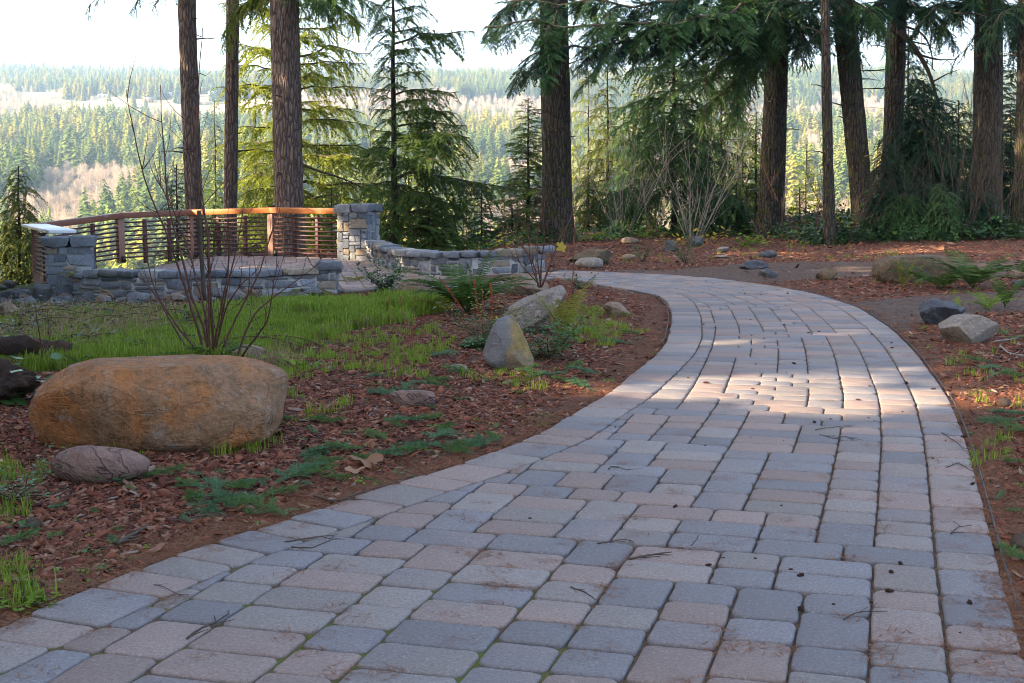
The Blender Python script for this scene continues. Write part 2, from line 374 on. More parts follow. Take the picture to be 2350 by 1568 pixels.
def grid(xs, ys):
    X, Y = np.meshgrid(xs, ys); nx, ny = len(xs), len(ys)
    i, j = np.meshgrid(np.arange(ny - 1), np.arange(nx - 1), indexing='ij')
    return X.ravel(), Y.ravel(), np.stack([i*nx+j, i*nx+j+1, (i+1)*nx+j+1, (i+1)*nx+j], -1).reshape(-1, 4)
xs = np.r_[np.arange(-60, -14, 2.), np.arange(-14, 16, .12), np.arange(16, 62, 2.)]
ys = np.r_[np.arange(-30, 1, 2.), np.arange(1, 30, .12), np.arange(30, 82, .6)]
X, Y, F = grid(xs, ys)
Z = Gm(X, Y)
dl = np.minimum(pdist(X, Y, LC[::3]), pdist(X, Y, RC[::3]))
cg = np.maximum(inpoly(X + .25*(fbm(X*2, Y*2)-.5), Y + .3*(fbm(X*2, Y*2, 0, 9)-.5), GRAV1), inpoly(X, Y + .3*(fbm(X*2, Y*2, 0, 9)-.5), GRAV2)) * .72
c2 = np.clip(inpoly(X, Y + .4*(fbm(X*1.5, Y*1.5, 0, 4)-.5), GRASS) * 1. + sm(-4.5, -6., X) * sm(10, 12, Y) + sm(1, 4, Y - np.interp(X, EX, EY)), 0, 1) * (1 - cg)
c3 = .8 * sm(.3, .02, dl + .25 * (fbm(X * 3, Y * 3, 0, 2) - .5)) * (1 - cg) * (Y < 16)
mb = MB(); mb.add(np.c_[X, Y, Z], F, np.c_[cg, c2, c3]); tag(mb.build('ground', M['ground'], smooth=True), kind='structure')

# valley and far hills
HR = [30, 60, 120, 300, 600, 850, 1200, 1700, 2150, 2450, 2700, 2850, 3300, 4000, 4500, 6000]
HZt = [-16, -30, -50, -62, -50, -24, 2, 48, 98, 148, 172, 182, 232, 300, 290, 120]
def HG(x, y):
    x, y = np.asarray(x, float), np.asarray(y, float)
    r = y + .08 * np.abs(x)
    return np.interp(r, HR, HZt) + (fbm(x / 420., y / 420., 0, 11, 3) - .5) * np.interp(r, [60, 600, 2000, 4000], [2, 14, 22, 60])
def field(x, y):
    a = x / y
    return (y > 2180) & (y < 2720) & (a < -.13) & (a > -.37) & (fbm(x / 160., y / 160., 0, 21, 3) > .47) | ((y > 2330) & (y < 2600) & (a > .16) & (a < .3) & (fbm(x / 90., y / 160., 0, 22, 3) > .5))
rr = np.r_[np.geomspace(34, 2000, 70), np.arange(2060, 4600, 60), [5200, 7000]]; aa = np.linspace(-.9, .9, 120)
A, RR_, F = grid(aa, rr)
XX, YY = A * RR_, RR_
ZZ = HG(XX, YY) - np.where(YY < 90, (90 - YY) * .12, 0)
mb = MB(); mb.add(np.c_[XX, YY, ZZ], F, np.c_[field(XX, YY) * 1., ZZ * 0, ZZ * 0]); tag(mb.build('hills', M['hills'], smooth=True), kind='structure')

# ------------------------------------------------------------------ paving
def pcol(r=R):
    u = r.rand()
    if u < .42: c = np.array([.218, .2, .203])
    elif u < .76: c = np.array([.3, .222, .192])
    else: c = np.array([.27, .23, .208])
    return c * (.86 + .28 * r.rand())
def paver(mb, P, zf, joint=.0034, rad=.036, hgt=.0, c=None):
    P = np.asarray(P, float)
    if len(P) < 3: return
    A = .5 * np.sum(P[:, 0] * np.roll(P[:, 1], -1) - np.roll(P[:, 0], -1) * P[:, 1])
    if A < 0: P = P[::-1]; A = -A
    if A < .004: return
    cen = P.mean(0); n = len(P); Q = []
    E = np.roll(P, -1, 0) - P; L = np.linalg.norm(E, axis=1)
    Nn = np.stack([-E[:, 1], E[:, 0]], 1) / (L[:, None] + 1e-9)
    I = []
    for i in range(n):                     # inset corners
        n1, n2 = Nn[i-1], Nn[i]; k = 1 + np.dot(n1, n2)
        I.append(P[i] + joint * (n1 + n2) / max(k, .35))
    I = np.array(I)
    for i in range(n):
        p, a, b = I[i], I[i-1], I[(i+1) % n]
        la, lb = np.linalg.norm(a-p), np.linalg.norm(b-p); r1 = min(rad * R.uniform(.6, 1.3), la * .45, lb * .45)
        pa, pb = p + (a-p)/la*r1, p + (b-p)/lb*r1
        for t in (0, .33, .67, 1): Q.append((1-t)**2*pa + 2*t*(1-t)*p + t*t*pb)
        if lb > .12:
            for t in (.35, .65): q = I[i] * (1-t) + I[(i+1) % n] * t; Q.append(q)
    Q = np.array(Q); Q = Q + R.normal(0, .0012, Q.shape); m = len(Q)
    dz = hgt + R.uniform(-.0025, .0025); tilt = R.normal(0, .009, 2)
    def ring(ins, z):
        v = cen - Q; d = np.linalg.norm(v, axis=1, keepdims=True); q = Q + v / d * ins
        return np.c_[q, zf(q[:, 0], q[:, 1]) + z + dz + (q - cen) @ tilt]
    rings = [ring(0, -.055), ring(0, -.009), ring(.0035, -.0028), ring(.011, 0)]
    V = np.vstack(rings + [np.r_[cen, zf(cen[0], cen[1]) + dz + .0012][None]]); fs = []
    j = np.arange(m); j2 = (j + 1) % m
    for q in range(3): fs.append(np.stack([q*m+j, q*m+j2, (q+1)*m+j2, (q+1)*m+j], -1))
    fs = [np.concatenate(fs), np.stack([3*m+j, 3*m+j2, np.full(m, 4*m)], -1)]
    c = pcol() if c is None else c
    c2 = pcol() if R.rand() < .3 else c
    g = np.r_[np.tile(np.clip((Q - cen) @ R.normal(0, 4, 2) + .5, 0, 1), 4), .5][:, None]
    CC = c * (1 - .5*g) + c2 * .5 * g
    CC[m:2*m] *= .85
    mb.add(V, fs, CC)
def clip(P, a, nrm):                     # keep the side the normal points to
    out = []
    for i in range(len(P)):
        p, q = P[i], P[(i+1) % len(P)]; dp, dq = np.dot(p-a, nrm), np.dot(q-a, nrm)
        if dp >= 0: out.append(p)
        if dp * dq < 0: out.append(p + (q-p) * dp / (dp - dq))
    return np.array(out)
def tiling(nt, ns, r):                   # random ashlar of 2x2, 2x3 and 3x2 units
    h = [0] * nt; out = []
    while min(h) < ns:
        m = min(h); i = h.index(m); L = 1
        while i + L < nt and h[i+L] == m: L += 1
        ch = [k for k in (2, 3) if k == L or (L - k >= 2)]
        k = r.choice(ch) if ch else L
        d = 2 if k == 3 else r.choice([2, 2, 3])
        out.append((i, m, k, d))
        for q in range(i, i + k): h[q] = m + d
    return out
sRC = np.r_[0, np.cumsum(np.linalg.norm(np.diff(RC, axis=0), axis=1))]
tR = np.gradient(RC, axis=0)
for _ in range(12): tR[1:-1] = .25*tR[:-2] + .5*tR[1:-1] + .25*tR[2:]
tR /= np.linalg.norm(tR, axis=1, keepdims=True)
def mp(s, t):
    i = np.array([np.interp(s, sRC, RC[:, 0]), np.interp(s, sRC, RC[:, 1])]); d = np.array([np.interp(s, sRC, tR[:, 0]), np.interp(s, sRC, tR[:, 1])])
    return i + t * np.array([-d[1], d[0]]) / np.linalg.norm(d)
SMAX = sRC[-1]
zf = lambda x, y: G0(x, y)
dLC = np.gradient(LC, axis=0); dLC /= np.linalg.norm(dLC, axis=1, keepdims=True); nLC = np.c_[dLC[:, 1], -dLC[:, 0]]
BW = .29; LI = LC + nLC * BW
mb = MB()
s = 0.
while s < SMAX - .1:                      # right border
    d = R.choice([.2, .2, .3])
    paver(mb, [mp(s, 0), mp(s + d, 0), mp(s + d, .205), mp(s, .205)], zf); s += d
sl_ = np.r_[0, np.cumsum(np.linalg.norm(np.diff(LC, axis=0), axis=1))]
def onL(s, off): return np.array([np.interp(s, sl_, (LC + nLC*off)[:, k]) for k in (0, 1)])
s = 0.
while s < sl_[-1] - .2:                   # left border
    d = R.choice([.2, .2, .3, .2]); e = R.uniform(0, .012)
    paver(mb, [onL(s, e), onL(s + d, e), onL(s + d, BW), onL(s, BW)], zf); s += d
ua, us = .1035, .1
for (i, m, k, d) in tiling(40, int(SMAX / us) - 1, random.Random(5)):
    t0, t1, s0, s1 = .207 + i*ua, .207 + (i+k)*ua, m*us, (m+d)*us
    if s1 > SMAX: continue
    cc = mp((s0+s1)/2, (t0+t1)/2)
    if t1 > 2.75 and (s0 > 7.5): continue
    P = np.array([mp(s0, t0), mp(s1, t0), mp(s1, t1), mp(s0, t1)])
    dd = np.linalg.norm(LI - cc, axis=1); j = int(np.argmin(dd)); side = np.dot(P - LI[j], nLC[j])
    if dd[j] < .5:
        if (side < 0).all(): continue
        if (side < 0).any():
            P = clip(P, LI[j], nLC[j])
    elif np.dot(cc - LI[j], nLC[j]) < 0: continue
    if len(P) >= 3: paver(mb, P, zf)
tag(mb.build('paved_path', M['paver']), kind='structure')
# patio floor
mb = MB(); ca, sa = math.cos(.18), math.sin(.18)
for (i, m, k, d) in tiling(100, 90, random.Random(9)):
    x0, x1, y0, y1 = i*ua, (i+k)*ua, m*us, (m+d)*us
    P = np.array([[x0, y0], [x1, y0], [x1, y1], [x0, y1]]) ; P = np.c_[P[:, 0]*ca - P[:, 1]*sa, P[:, 0]*sa + P[:, 1]*ca] + np.array([-8.2, 15.6])
    cc = P.mean(0)
    if inpoly(cc[:1], cc[1:], PATIO)[0] and not inpoly(cc[:1], cc[1:], PATHPOLY)[0]:
        paver(mb, P, zf, c=np.array([.34, .25, .215]) * R.uniform(.8, 1.15) if R.rand() < .75 else None)
tag(mb.build('patio', M['paver']), kind='structure')
# bedding between the stones
xs = np.arange(-8.5, 5, .15); ys = np.arange(1., 25, .15); X, Y, F = grid(xs, ys)
ok = onpath(X, Y); keep = ok[F].all(1)
mb = MB(); mb.add(np.c_[X, Y, G0(X, Y) - .015 + .006 * sm(5., 3.8, Y) * sm(.8, -.2, X)], F[keep]); tag(mb.build('paving_bed', M['joint']), kind='structure')
# edging strip along the path
for nm, CC_, off, i0, i1, lab in (('edging', RC, -.022, 30, len(RC)-30, 'thin black plastic edging strip along the right side of the paver path'),
                                  ('edging', LC, .02, 95, 150, 'thin black plastic edging strip at the inner bend of the paver path')):
    n_ = np.gradient(CC_, axis=0); n_ /= np.linalg.norm(n_, axis=1, keepdims=True); n_ = np.c_[-n_[:, 1], n_[:, 0]]
    P = CC_ + n_ * (off if CC_ is RC else .022)
    P = P[i0:i1]
    P3 = np.c_[P, G0(P[:, 0], P[:, 1]) - .008 + .004 * (fbm(P[:, 0]*3, P[:, 1]*3) - .5)]
    mb = MB(); V, f = tube(P3, .005, 6); mb.add(V, f)
    tag(mb.build(nm, M['plastic'], loc=P3[0], smooth=True), lab, 'edging')

# ------------------------------------------------------------------ stone work
_t = np.linspace(-1, 1, 5)
_g = []
_f = []
for ax in range(3):
    for sg in (-1, 1):
        b0 = len(_g) * 25
        a, b = np.meshgrid(_t, _t, indexing='ij'); q = np.zeros((25, 3)); q[:, ax] = sg; q[:, (ax+1) % 3] = a.ravel(); q[:, (ax+2) % 3] = b.ravel(); _g.append(q)
        for i in range(4):
            for j in range(4):
                f = [b0+i*5+j, b0+(i+1)*5+j, b0+(i+1)*5+j+1, b0+i*5+j+1]; _f.append(f if sg > 0 else f[::-1])
BLK = np.vstack(_g); BLF = np.array(_f)
_r = BLK / np.maximum(1e-9, (np.abs(BLK)**16).sum(1, keepdims=True)**(1/16.)); BLKR = _r * np.minimum(1, 1.)
def scol(tan=.22):
    u = R.rand()
    if u < tan: c = np.array([.3, .24, .18])
    elif u < .6: c = np.array([.2, .215, .245])
    elif u < .85: c = np.array([.125, .14, .17])
    else: c = np.array([.3, .3, .3])
    return c * R.uniform(.75, 1.25)
def block(mb, cen, ax, ay, hx, hy, hz, rough=.014, c=None, rot=0.):
    o = R.rand(3) * 100; P = BLKR.copy(); ch = R.uniform(-.13, .13, (8, 3)); kk = ((P[:, 0] > 0)*4 + (P[:, 1] > 0)*2 + (P[:, 2] > 0)).astype(int); P = (P + ch[kk] * np.abs(P).prod(1)[:, None]) * [hx, hy, hz]
    Pn = (P + o); k = 9.
    D = np.stack([fbm(Pn[:, 0]*k, Pn[:, 1]*k, Pn[:, 2]*k, q, 3) - .5 for q in (1, 2, 3)], 1) * rough * 3.2
    P = P + D
    sh = 1 + R.uniform(-.12, .12) * BLKR[:, 2:3]; P[:, :1] *= sh
    if rot: P = np.c_[P[:, 0]*math.cos(rot) - P[:, 2]*math.sin(rot), P[:, 1], P[:, 0]*math.sin(rot) + P[:, 2]*math.cos(rot)]
    V = cen + P[:, :1] * ax + P[:, 1:2] * ay + P[:, 2:3] * np.array([0, 0, 1.])
    c = scol() if c is None else c
    mb.add(V, BLF, c * (1 + .25 * (fbm(Pn[:, :1]*3, Pn[:, 1:2]*3, Pn[:, 2:]*3, 5, 2) - .5)))
def ashlar(nt, ns, sizes, r):
    h = [0] * nt; out = []; lo, hi = max(2, int(sizes[0]/.055)), max(3, int(sizes[1]/.055))
    while min(h) < ns:
        m = min(h); i = h.index(m); L = 1
        while i + L < nt and h[i+L] == m: L += 1
        k = r.randint(lo, hi + 1); k = L if L - k < 2 else k; k = min(k, hi + 1) if L - min(k, hi+1) != 1 else k
        d = int(r.choice([1, 2, 2, 3] if k > 2 else [1, 2, 3])); out.append((i, m, k, d))
        for q in range(i, i + k): h[q] = m + d
    return out
def wall(parent, line, z0f, hf, thick=.3, cap=True, sizes=(.14, .36), courses=.115, light_base=False):
    Lp = resample(line, .05, 2); sL = np.r_[0, np.cumsum(np.linalg.norm(np.diff(Lp, axis=0), axis=1))]; T = np.gradient(Lp, axis=0); T /= np.linalg.norm(T, axis=1, keepdims=True)
    g = lambda s: (np.array([np.interp(s, sL, Lp[:, k]) for k in (0, 1)]), np.array([np.interp(s, sL, T[:, k]) for k in (0, 1)]))
    mbs, mbc, mbm = MB(), MB(), MB(); tot = sL[-1]
    capz = .085 if cap else 0
    nc = max(1, int(round((hf(.5) - capz + .12) / courses)))
    U = .055; H0 = min(hf(0), hf(1)) - capz + .12; nh = max(3, int(round(H0 / U)))
    for (i, m, k, d) in ashlar(int(tot / U), nh, sizes, R):
        d = min(d, nh - m); sc = (i + k/2) * U; u = sc / tot; p, t = g(sc); H = hf(u) - capz + .12; uz = H / nh; z0 = z0f(p[0], p[1]) - .12
        col_ = scol(.12) * (1.35 if (R.rand() < .35) else 1)
        block(mbs, np.array([p[0], p[1], z0 + (m + d/2)*uz]), np.r_[t, 0], np.r_[-t[1], t[0], 0], k*U/2 - .01, thick/2 * R.uniform(.94, 1.08), d*uz/2 - .01, .007, col_)
    if cap:
        s = -.02
        while s < tot:
            wdt = R.uniform(.22, .46); sc = min(s + wdt/2, tot); p, t = g(sc); z = z0f(p[0], p[1]) + hf(sc/tot) - capz/2
            block(mbc, np.array([p[0], p[1], z]), np.r_[t, 0], np.r_[-t[1], t[0], 0], wdt/2 - .003, thick/2 + .035, capz/2 + R.uniform(-.008, .012), .012, scol(.12))
            s += wdt
    Lq = Lp[1:-1] if len(Lp) > 5 else Lp; Lp, T, sL = Lq, (T[1:-1] if len(Lp) > 5 else T), (sL[1:-1] if len(Lp) > 5 else sL); n = len(Lp); off = np.c_[-T[:, 1], T[:, 0]] * (thick/2 - .022); a, b = Lp + off, Lp - off
    z0 = z0f(Lp[:, 0], Lp[:, 1]) - .15; z1 = z0 + .15 + np.array([hf(q) for q in sL/tot]) - capz - .01
    V = np.vstack([np.c_[a, z0], np.c_[a, z1], np.c_[b, z1], np.c_[b, z0]]); i = np.arange(n-1)
    fs = [np.stack([k*n+i, k*n+i+1, ((k+1) % 4)*n+i+1, ((k+1) % 4)*n+i], -1) for k in range(4)]
    fs.append(np.array([[0, n, 2*n, 3*n], [n-1, 4*n-1, 3*n-1, 2*n-1]]))
    mbm.add(V, [np.concatenate(fs)])
    mbs.build('stonework', M['stone'], parent); mbm.build('mortar', M['mortar'], parent)
    if cap: mbc.build('coping', M['stone'], parent)
def pillar(name, label, c, w_, z0, H, rz, ncourse=6):
    e = empty(name, (c[0], c[1], z0), label, 'pillar')
    ms, mm, mc = MB(), MB(), MB(); ca, sa = math.cos(rz), math.sin(rz); ax = np.array([ca, sa, 0]); ay = np.array([-sa, ca, 0])
    hh = (H - .13 + .15) / ncourse
    U = .055; nw = int(round(w_ / U)); nh = int(round((H - .13 + .15) / U))
    for f in range(4):
        a, b = [(ax, ay), (ay, -ax), (-ax, -ay), (-ay, ax)][f]
        for (i, m, k, d) in ashlar(nw, nh, (.12, .28), R):
            d = min(d, nh - m); s = -w_/2 + (i + k/2) * w_/nw; hh = (H + .02) / nh
            block(ms, np.array([c[0], c[1], z0 - .15 + (m + d/2)*hh]) + a * s - b * (w_/2 - .05), a, b, k*w_/nw/2 - .006, .06 * R.uniform(.9, 1.2), d*hh/2 - .006, .008, scol(.18))
    V, f = box((c[0], c[1], z0 - .15 + (H)/2), (w_/2 - .02, w_/2 - .02, H/2), rz); mm.add(V, f)
    for sx in (-1, 1):
        for sy in (-1, 1):
            hx = (w_/2 + .05) / 2 * R.uniform(.93, 1.05)
            block(mc, np.array([c[0], c[1], z0 + H - .065 + R.uniform(-.006, .006)]) + ax * sx * (w_/4 + .025) + ay * sy * (w_/4 + .025), ax, ay, hx, (w_/2 + .05)/2 * .99, .068, .014, scol(.1) * .8)
    ms.build('stonework', M['stone'], e); mm.build('mortar', M['mortar'], e); mc.build('cap', M['stone'], e)
    return e
pillar('stone_pillar', 'grey stone pillar at the left end of the railing, behind the front wall', PILL, .6, float(G0(*PILL)) - .02, .9, .25)
pillar('stone_pillar', 'grey stone pillar where the sunlit orange top rail ends and the curved wall starts', PILR, .54, float(G0(*PILR)), .93, -.3)
e = empty('stone_wall', (*FRONTW[2], float(G0(*FRONTW[2]))), 'low grey stone wall in front of the patio, behind the bare red stems', 'wall')
wall(e, FRONTW, G0, lambda u: .37 - .03*u, .32, True, (.18, .46), .14, True)
e = empty('stone_wall', (*CW[3], float(G0(*CW[3]))), 'low curved stone wall running from the right pillar to the mulch bed', 'wall')
wall(e, CW, G0, lambda u: .33, .28, True, (.13, .3), .12)
e = empty('stone_pillar', (*CW[-1], float(G0(*CW[-1]))), 'short stubby stone end block of the curved wall by the mulch bed', 'pillar')
wall(e, np.array([[.14, 19.3], [.5, 19.36]]), G0, lambda u: .36, .34, True, (.15, .3), .12)
e = empty('stone_pillar', (*gp(752, 668)[:2], float(G0(*gp(752, 668)[:2]))), 'short stubby stone end block of the front wall beside the ferns', 'pillar')
_p = gp(752, 672)[:2]; wall(e, np.array([_p - [.13, 0], _p + [.17, .02]]), G0, lambda u: .40, .42, True, (.12, .28), .12)

# ------------------------------------------------------------------ railing
RH = .86
bz = np.array([-.22, -.2, -.09, -.06, -.01, -.03]); topz = np.array([.62, .62, .765, .8, .85, .85])
for i in range(len(RAILP)):                # top heights from the photograph
    pass
e = empty('railing', (RAILP[3][0], RAILP[3][1], -.06), 'curved wooden railing with a sunlit orange top rail and thin dark red slats', 'railing')
for i in range(5):
    a, b = RAILP[i], RAILP[i+1]; za, zb = topz[i], topz[i+1]; d = b - a; L = np.linalg.norm(d); t = d / L; nn = np.array([-t[1], t[0]])
    def quadbar(o0, o1, h0, h1, ext=0., zz=(za, zb), a=a, b=b, t=t, nn=nn):
        A0, B0 = a - t*ext, b + t*ext
        V = [np.r_[p + nn*o, z + h] for (p, z) in ((A0, zz[0]), (B0, zz[1])) for o in (o0, o1) for h in (h0, h1)]
        return np.array(V), np.array([[0,1,3,2],[4,6,7,5],[0,4,5,1],[2,3,7,6],[0,2,6,4],[1,5,7,3]])
    wd = .19 if i == 0 else .085
    m1 = MB(); m1.add(*quadbar(-wd, wd, -.1 if i else -.05, .0, .02))
    o = m1.build('top_rail', M['cap_glare'] if i == 0 else M['rail' if i < 3 else 'rail_sunlit'], e); bevel(o, .008)
    if i == 0: tag(o, 'corner section of the top rail, coloured white for sun glare')
    for q in range(0 if i == 0 else 1, 2):
        if i == 4 and q == 1: continue
        p = a if q == 0 else b; zt = (za if q == 0 else zb) - .1; z0 = (bz[i] if q == 0 else bz[i+1]) - .02
        if i == 0 and q == 0: z0 -= .3
        if i == 0 and q == 1: z0 -= .25
        m2 = MB(); m2.add(*box((p[0], p[1], (zt+z0)/2), (.058, .058, (zt-z0)/2), math.atan2(t[1], t[0]) - .2)); bevel(m2.build('post', M['post'], e), .006)
        if q == 1 and i > 0:
            m3 = MB(); m3.add(*box((p[0] + .07, p[1] - .07, z0 + .07), (.035, .035, .05), .3)); m3.build('post_bracket', M['black'], e)
    for q in (1, 2):
        p = a + d * q / 3; zt = za + (zb-za)*q/3 - .131; z0 = bz[i] + (bz[i+1]-bz[i])*q/3 - .05
        m2 = MB(); m2.add(*box((p[0], p[1], (zt+z0)/2), (.03, .03, (zt-z0)/2), math.atan2(t[1], t[0]))); bevel(m2.build('baluster', M['slat'], e), .004)
    m4 = MB(); nsl = 9
    for q in range(nsl):
        f = .1 + .84 * q / (nsl - 1); zz = tuple(bz[i+w_] + (topz[i+w_] - .13 - bz[i+w_]) * f for w_ in (0, 1))
        m4.add(*quadbar(-.034, .034, -.013, .013, -.045, zz))
    m4.build('slat_panel', M['slat'], e)

# ------------------------------------------------------------------ rocks
def ico(sub):
    import bmesh
    bm = bmesh.new(); bmesh.ops.create_icosphere(bm, subdivisions=sub, radius=1); V = np.array([v.co[:] for v in bm.verts]); F = np.array([[v.index for v in f.verts] for f in bm.faces]); bm.free(); return V, F
ICO = {k: ico(k) for k in (2, 3, 4, 5)}
def rockshape(seed, style, sub=4, rough=1.):
    r = np.random.RandomState(seed); V, F = ICO[sub]; V = V.copy(); o = r.rand(3) * 50
    if style == 'round':
        V *= (1 + .22 * (fbm(V[:, 0]*.9+o[0], V[:, 1]*.9+o[1], V[:, 2]*.9+o[2], 1, 3) - .5))[:, None]
        V = np.sign(V) * np.abs(V)**.88
    else:
        npl = 9 if style == 'block' else 13
        for _ in range(npl):
            n = r.normal(size=3)
            if style == 'block': n[int(r.randint(3))] *= 4
            n /= np.linalg.norm(n); d = r.uniform(.5, .8) if style != 'block' else r.uniform(.55, .72)
            h = V @ n - d; V = V - np.maximum(h, 0)[:, None] * n * .96
    k = .05 * rough if style == 'round' else .13 * rough
    D = fbm(V[:, 0]*2.2+o[0], V[:, 1]*2.2+o[1], V[:, 2]*2.2+o[2], 3, 5) - .5
    D2 = np.abs(fbm(V[:, 0]*5+o[1], V[:, 1]*5+o[0], V[:, 2]*5, 8, 4) - .5)
    return V * (1 + k * 2 * D - k * .9 * D2)[:, None], F
def rock(label, x0, x1, y0, y1, m_, style='ang', seed=0, depth=.75, sub=4, name='rock', shape=None, group=None, rz=None, rough=1., sink=.12, cat='rock'):
    b = gp((x0+x1)/2, y1); Zd = b[1]; W = (x1-x0) * Zd / FD; H = (y1-y0) * Zd / FD * .97; D = W * depth
    V, F = rockshape(seed, style, sub, rough)
    a = R.rand() * 6.28 if rz is None else rz
    V = np.c_[V[:, 0]*math.cos(a) - V[:, 1]*math.sin(a), V[:, 0]*math.sin(a) + V[:, 1]*math.cos(a), V[:, 2]]
    if shape: V = shape(V)
    lo, hi = V.min(0), V.max(0); V = (V - (lo+hi)/2) / (hi-lo) * [W, D, H * (1 + sink)]
    V[:, 2] += H * (1 + sink) / 2 - H * sink
    c = np.array([b[0], b[1] + D * .42, b[2]])
    mb = MB(); mb.add(V + c, F); o = mb.build(name, m_, smooth=(style != 'ang'), loc=c)
    if style == 'ang':
        o.data.polygons.foreach_set('use_smooth', np.ones(len(o.data.polygons), bool)); 
    return tag(o, label, cat, group)
M['r_orange'] = rockmat('orange_sandstone', (.52, .2, .06), (.38, .21, .115), (.2, .11, .05), (.42, .35, .29), .55, 5., .6)
M['r_red'] = rockmat('reddish_river_stone', (.27, .15, .115), (.32, .2, .16), (.2, .14, .12), (.4, .3, .25), .64, 3.5, 1.)
M['r_tan'] = rockmat('tan_rock', (.36, .23, .155), (.4, .3, .22), (.2, .14, .1), (.5, .46, .42), .6, 6)
M['r_grey'] = rockmat('grey_rock', (.12, .125, .135), (.21, .21, .21), (.085, .085, .095), (.34, .34, .33), .6, 7)
M['r_rubble'] = rockmat('grey_rubble_rock', (.2, .205, .22), (.32, .31, .3), (.13, .13, .14), (.45, .45, .43), .6, 7)
M['r_dark'] = rockmat('dark_basalt', (.085, .095, .115), (.16, .17, .19), (.06, .065, .075), (.3, .32, .33), .63, 7)
M['r_white'] = rockmat('pale_mottled_rock', (.34, .285, .235), (.4, .33, .27), (.22, .185, .155), (.6, .6, .62), .56, 5)
M['r_brown'] = rockmat('mossy_brown_rock', (.15, .095, .055), (.21, .15, .09), (.07, .07, .06), (.16, .17, .06), .55, 4)
M['r_ochre'] = rockmat('ochre_and_grey_rock', (.4, .27, .1), (.25, .225, .2), (.2, .17, .12), (.4, .37, .32), .6, 2.2)
def loaf(V):
    V = V / np.abs(V).max(0); r = np.sign(V) * np.abs(V)**np.array([.5, .62, .5]); o = 3.3
    r[:, 2] *= 1 - .16 * np.clip(r[:, 0] - .45, 0, 1) - .1 * np.clip(-.6 - r[:, 0], 0, 1) * 3
    r[:, 0] *= 1 - .1 * np.clip(r[:, 2], 0, 1) * (r[:, 0] < 0) + .03 * (r[:, 0] > 0) * r[:, 2]
    for n, d in (((.3, -.8, .5), .98), ((-.7, -.3, .65), 1.05), ((.75, -.5, .45), 1.02), ((-.4, -.9, -.2), 1.0), ((.1, -.55, .84), 1.12)):
        n = np.array(n) / np.linalg.norm(n); h = r @ n - d; r = r - np.maximum(h, 0)[:, None] * n * .85
    D = fbm(r[:, 0]*1.7+o, r[:, 1]*1.7, r[:, 2]*1.7, 21, 5) - .5; D2 = np.abs(fbm(r[:, 0]*4+o, r[:, 1]*4, r[:, 2]*5, 22, 4) - .5)
    return r * (1 + .16 * D - .07 * D2)[:, None]
rock('huge orange brown sandstone boulder in the bark mulch at left', 34, 640, 832, 1040, M['r_orange'], 'round', 11, .55, 5, 'boulder', loaf, rough=1.6, rz=0, cat='boulder')
def cobble(V): V = V.copy(); V[:, 2] *= 1 - .18 * V[:, 0]; return V
rock('smooth reddish oval cobble lying in front of the huge orange boulder', 104, 332, 1027, 1114, M['r_red'], 'round', 4, .5, 4, 'cobble', cobble, rz=0, cat='cobble')
rock('small tan sausage-shaped cobble alone in the mulch in front of the pointed rock', 891, 999, 897, 932, M['r_red'], 'round', 9, .4, 4, 'cobble', lambda V: np.sign(V)*np.abs(V)**.7, rz=0, cat='cobble')
def spire(V):
    V = V / np.abs(V).max(0); V = np.sign(V) * np.abs(V)**.6; t = np.clip((V[:, 2] + 1) / 2, 0, 1); k = 1 - .8 * t**1.15; c = np.stack([-.22 * t, .1 * t], 1)
    V[:, :2] = V[:, :2] * k[:, None] + c
    for n, d in (((-.55, -.8, .25), .62), ((.65, -.7, .3), .6), ((.15, -.95, .28), .66)):
        n = np.array(n) / np.linalg.norm(n); h = V @ n - d; V = V - np.maximum(h, 0)[:, None] * n * .9
    return V + .06 * (np.stack([fbm(V[:, 0]*3, V[:, 1]*3, V[:, 2]*3, q, 4) for q in (4, 5, 6)], 1) - .5) * 2
def _b(k):
    v = k.tc(); x = k.n('ShaderNodeSeparateXYZ', i={0: v}); n = k.noise(v, 14, 7, .75); w_ = k.noise(v, 4, 4)
    f = k.ramp(k.math('ADD', k.math('MULTIPLY', x.outputs[0], 3.5), k.math('ADD', k.math('MULTIPLY', w_, .9), k.math('MULTIPLY', n, .35))), (.5, 0.), (.72, 1.))
    g = k.mix(n, (.13, .12, .125), (.3, .28, .27)); oc = k.mix(k.ramp(n, (.35, 0.), (.65, 1.)), (.2, .15, .06), (.42, .28, .1)); oc = k.mix(k.ramp(w_, (.5, 0.), (.65, .6)), oc, (.3, .26, .22))
    k.out(k.mix(f, g, oc), .9, k.bump(n, 1., .04))
M['r_two'] = mat('grey_and_ochre_rock', _b)
rock('pointed standing rock, grey on the left face and ochre on the right', 1106, 1226, 721, 848, M['r_two'], 'ang', 23, .8, 5, 'rock', spire, rz=.4)
def lean(V): V = V.copy(); V[:, 0] += .45 * V[:, 2]; return V
rock('large pale mottled slab leaning right behind the pointed rock', 1148, 1302, 654, 768, M['r_white'], 'ang', 31, .8, 5, 'rock', lean, rz=.2, rough=.7)
rock('reddish tan boulder behind the big dark fern', 912, 990, 632, 688, M['r_tan'], 'round', 12, .8)
rock('greyish pink flat boulder behind the pale leaning slab', 1152, 1262, 628, 680, M['r_tan'], 'ang', 14, .7)
rock('flat cream rock in the mulch near the inner bend of the path', 1384, 1450, 694, 728, M['r_tan'], 'ang', 17, .8)
rock('tan rock behind the base of the bare red stems', 508, 607, 792, 832, M['r_tan'], 'ang', 18, .6)
rock('flat brown rock block in the mulch beyond the path, right of the curved wall', 1304, 1408, 571, 607, M['r_brown'], 'block', 21, .6)
rock('rounded pale grey rock in front of the flat brown rock block', 1320, 1386, 591, 617, M['r_white'], 'round', 22, .8)
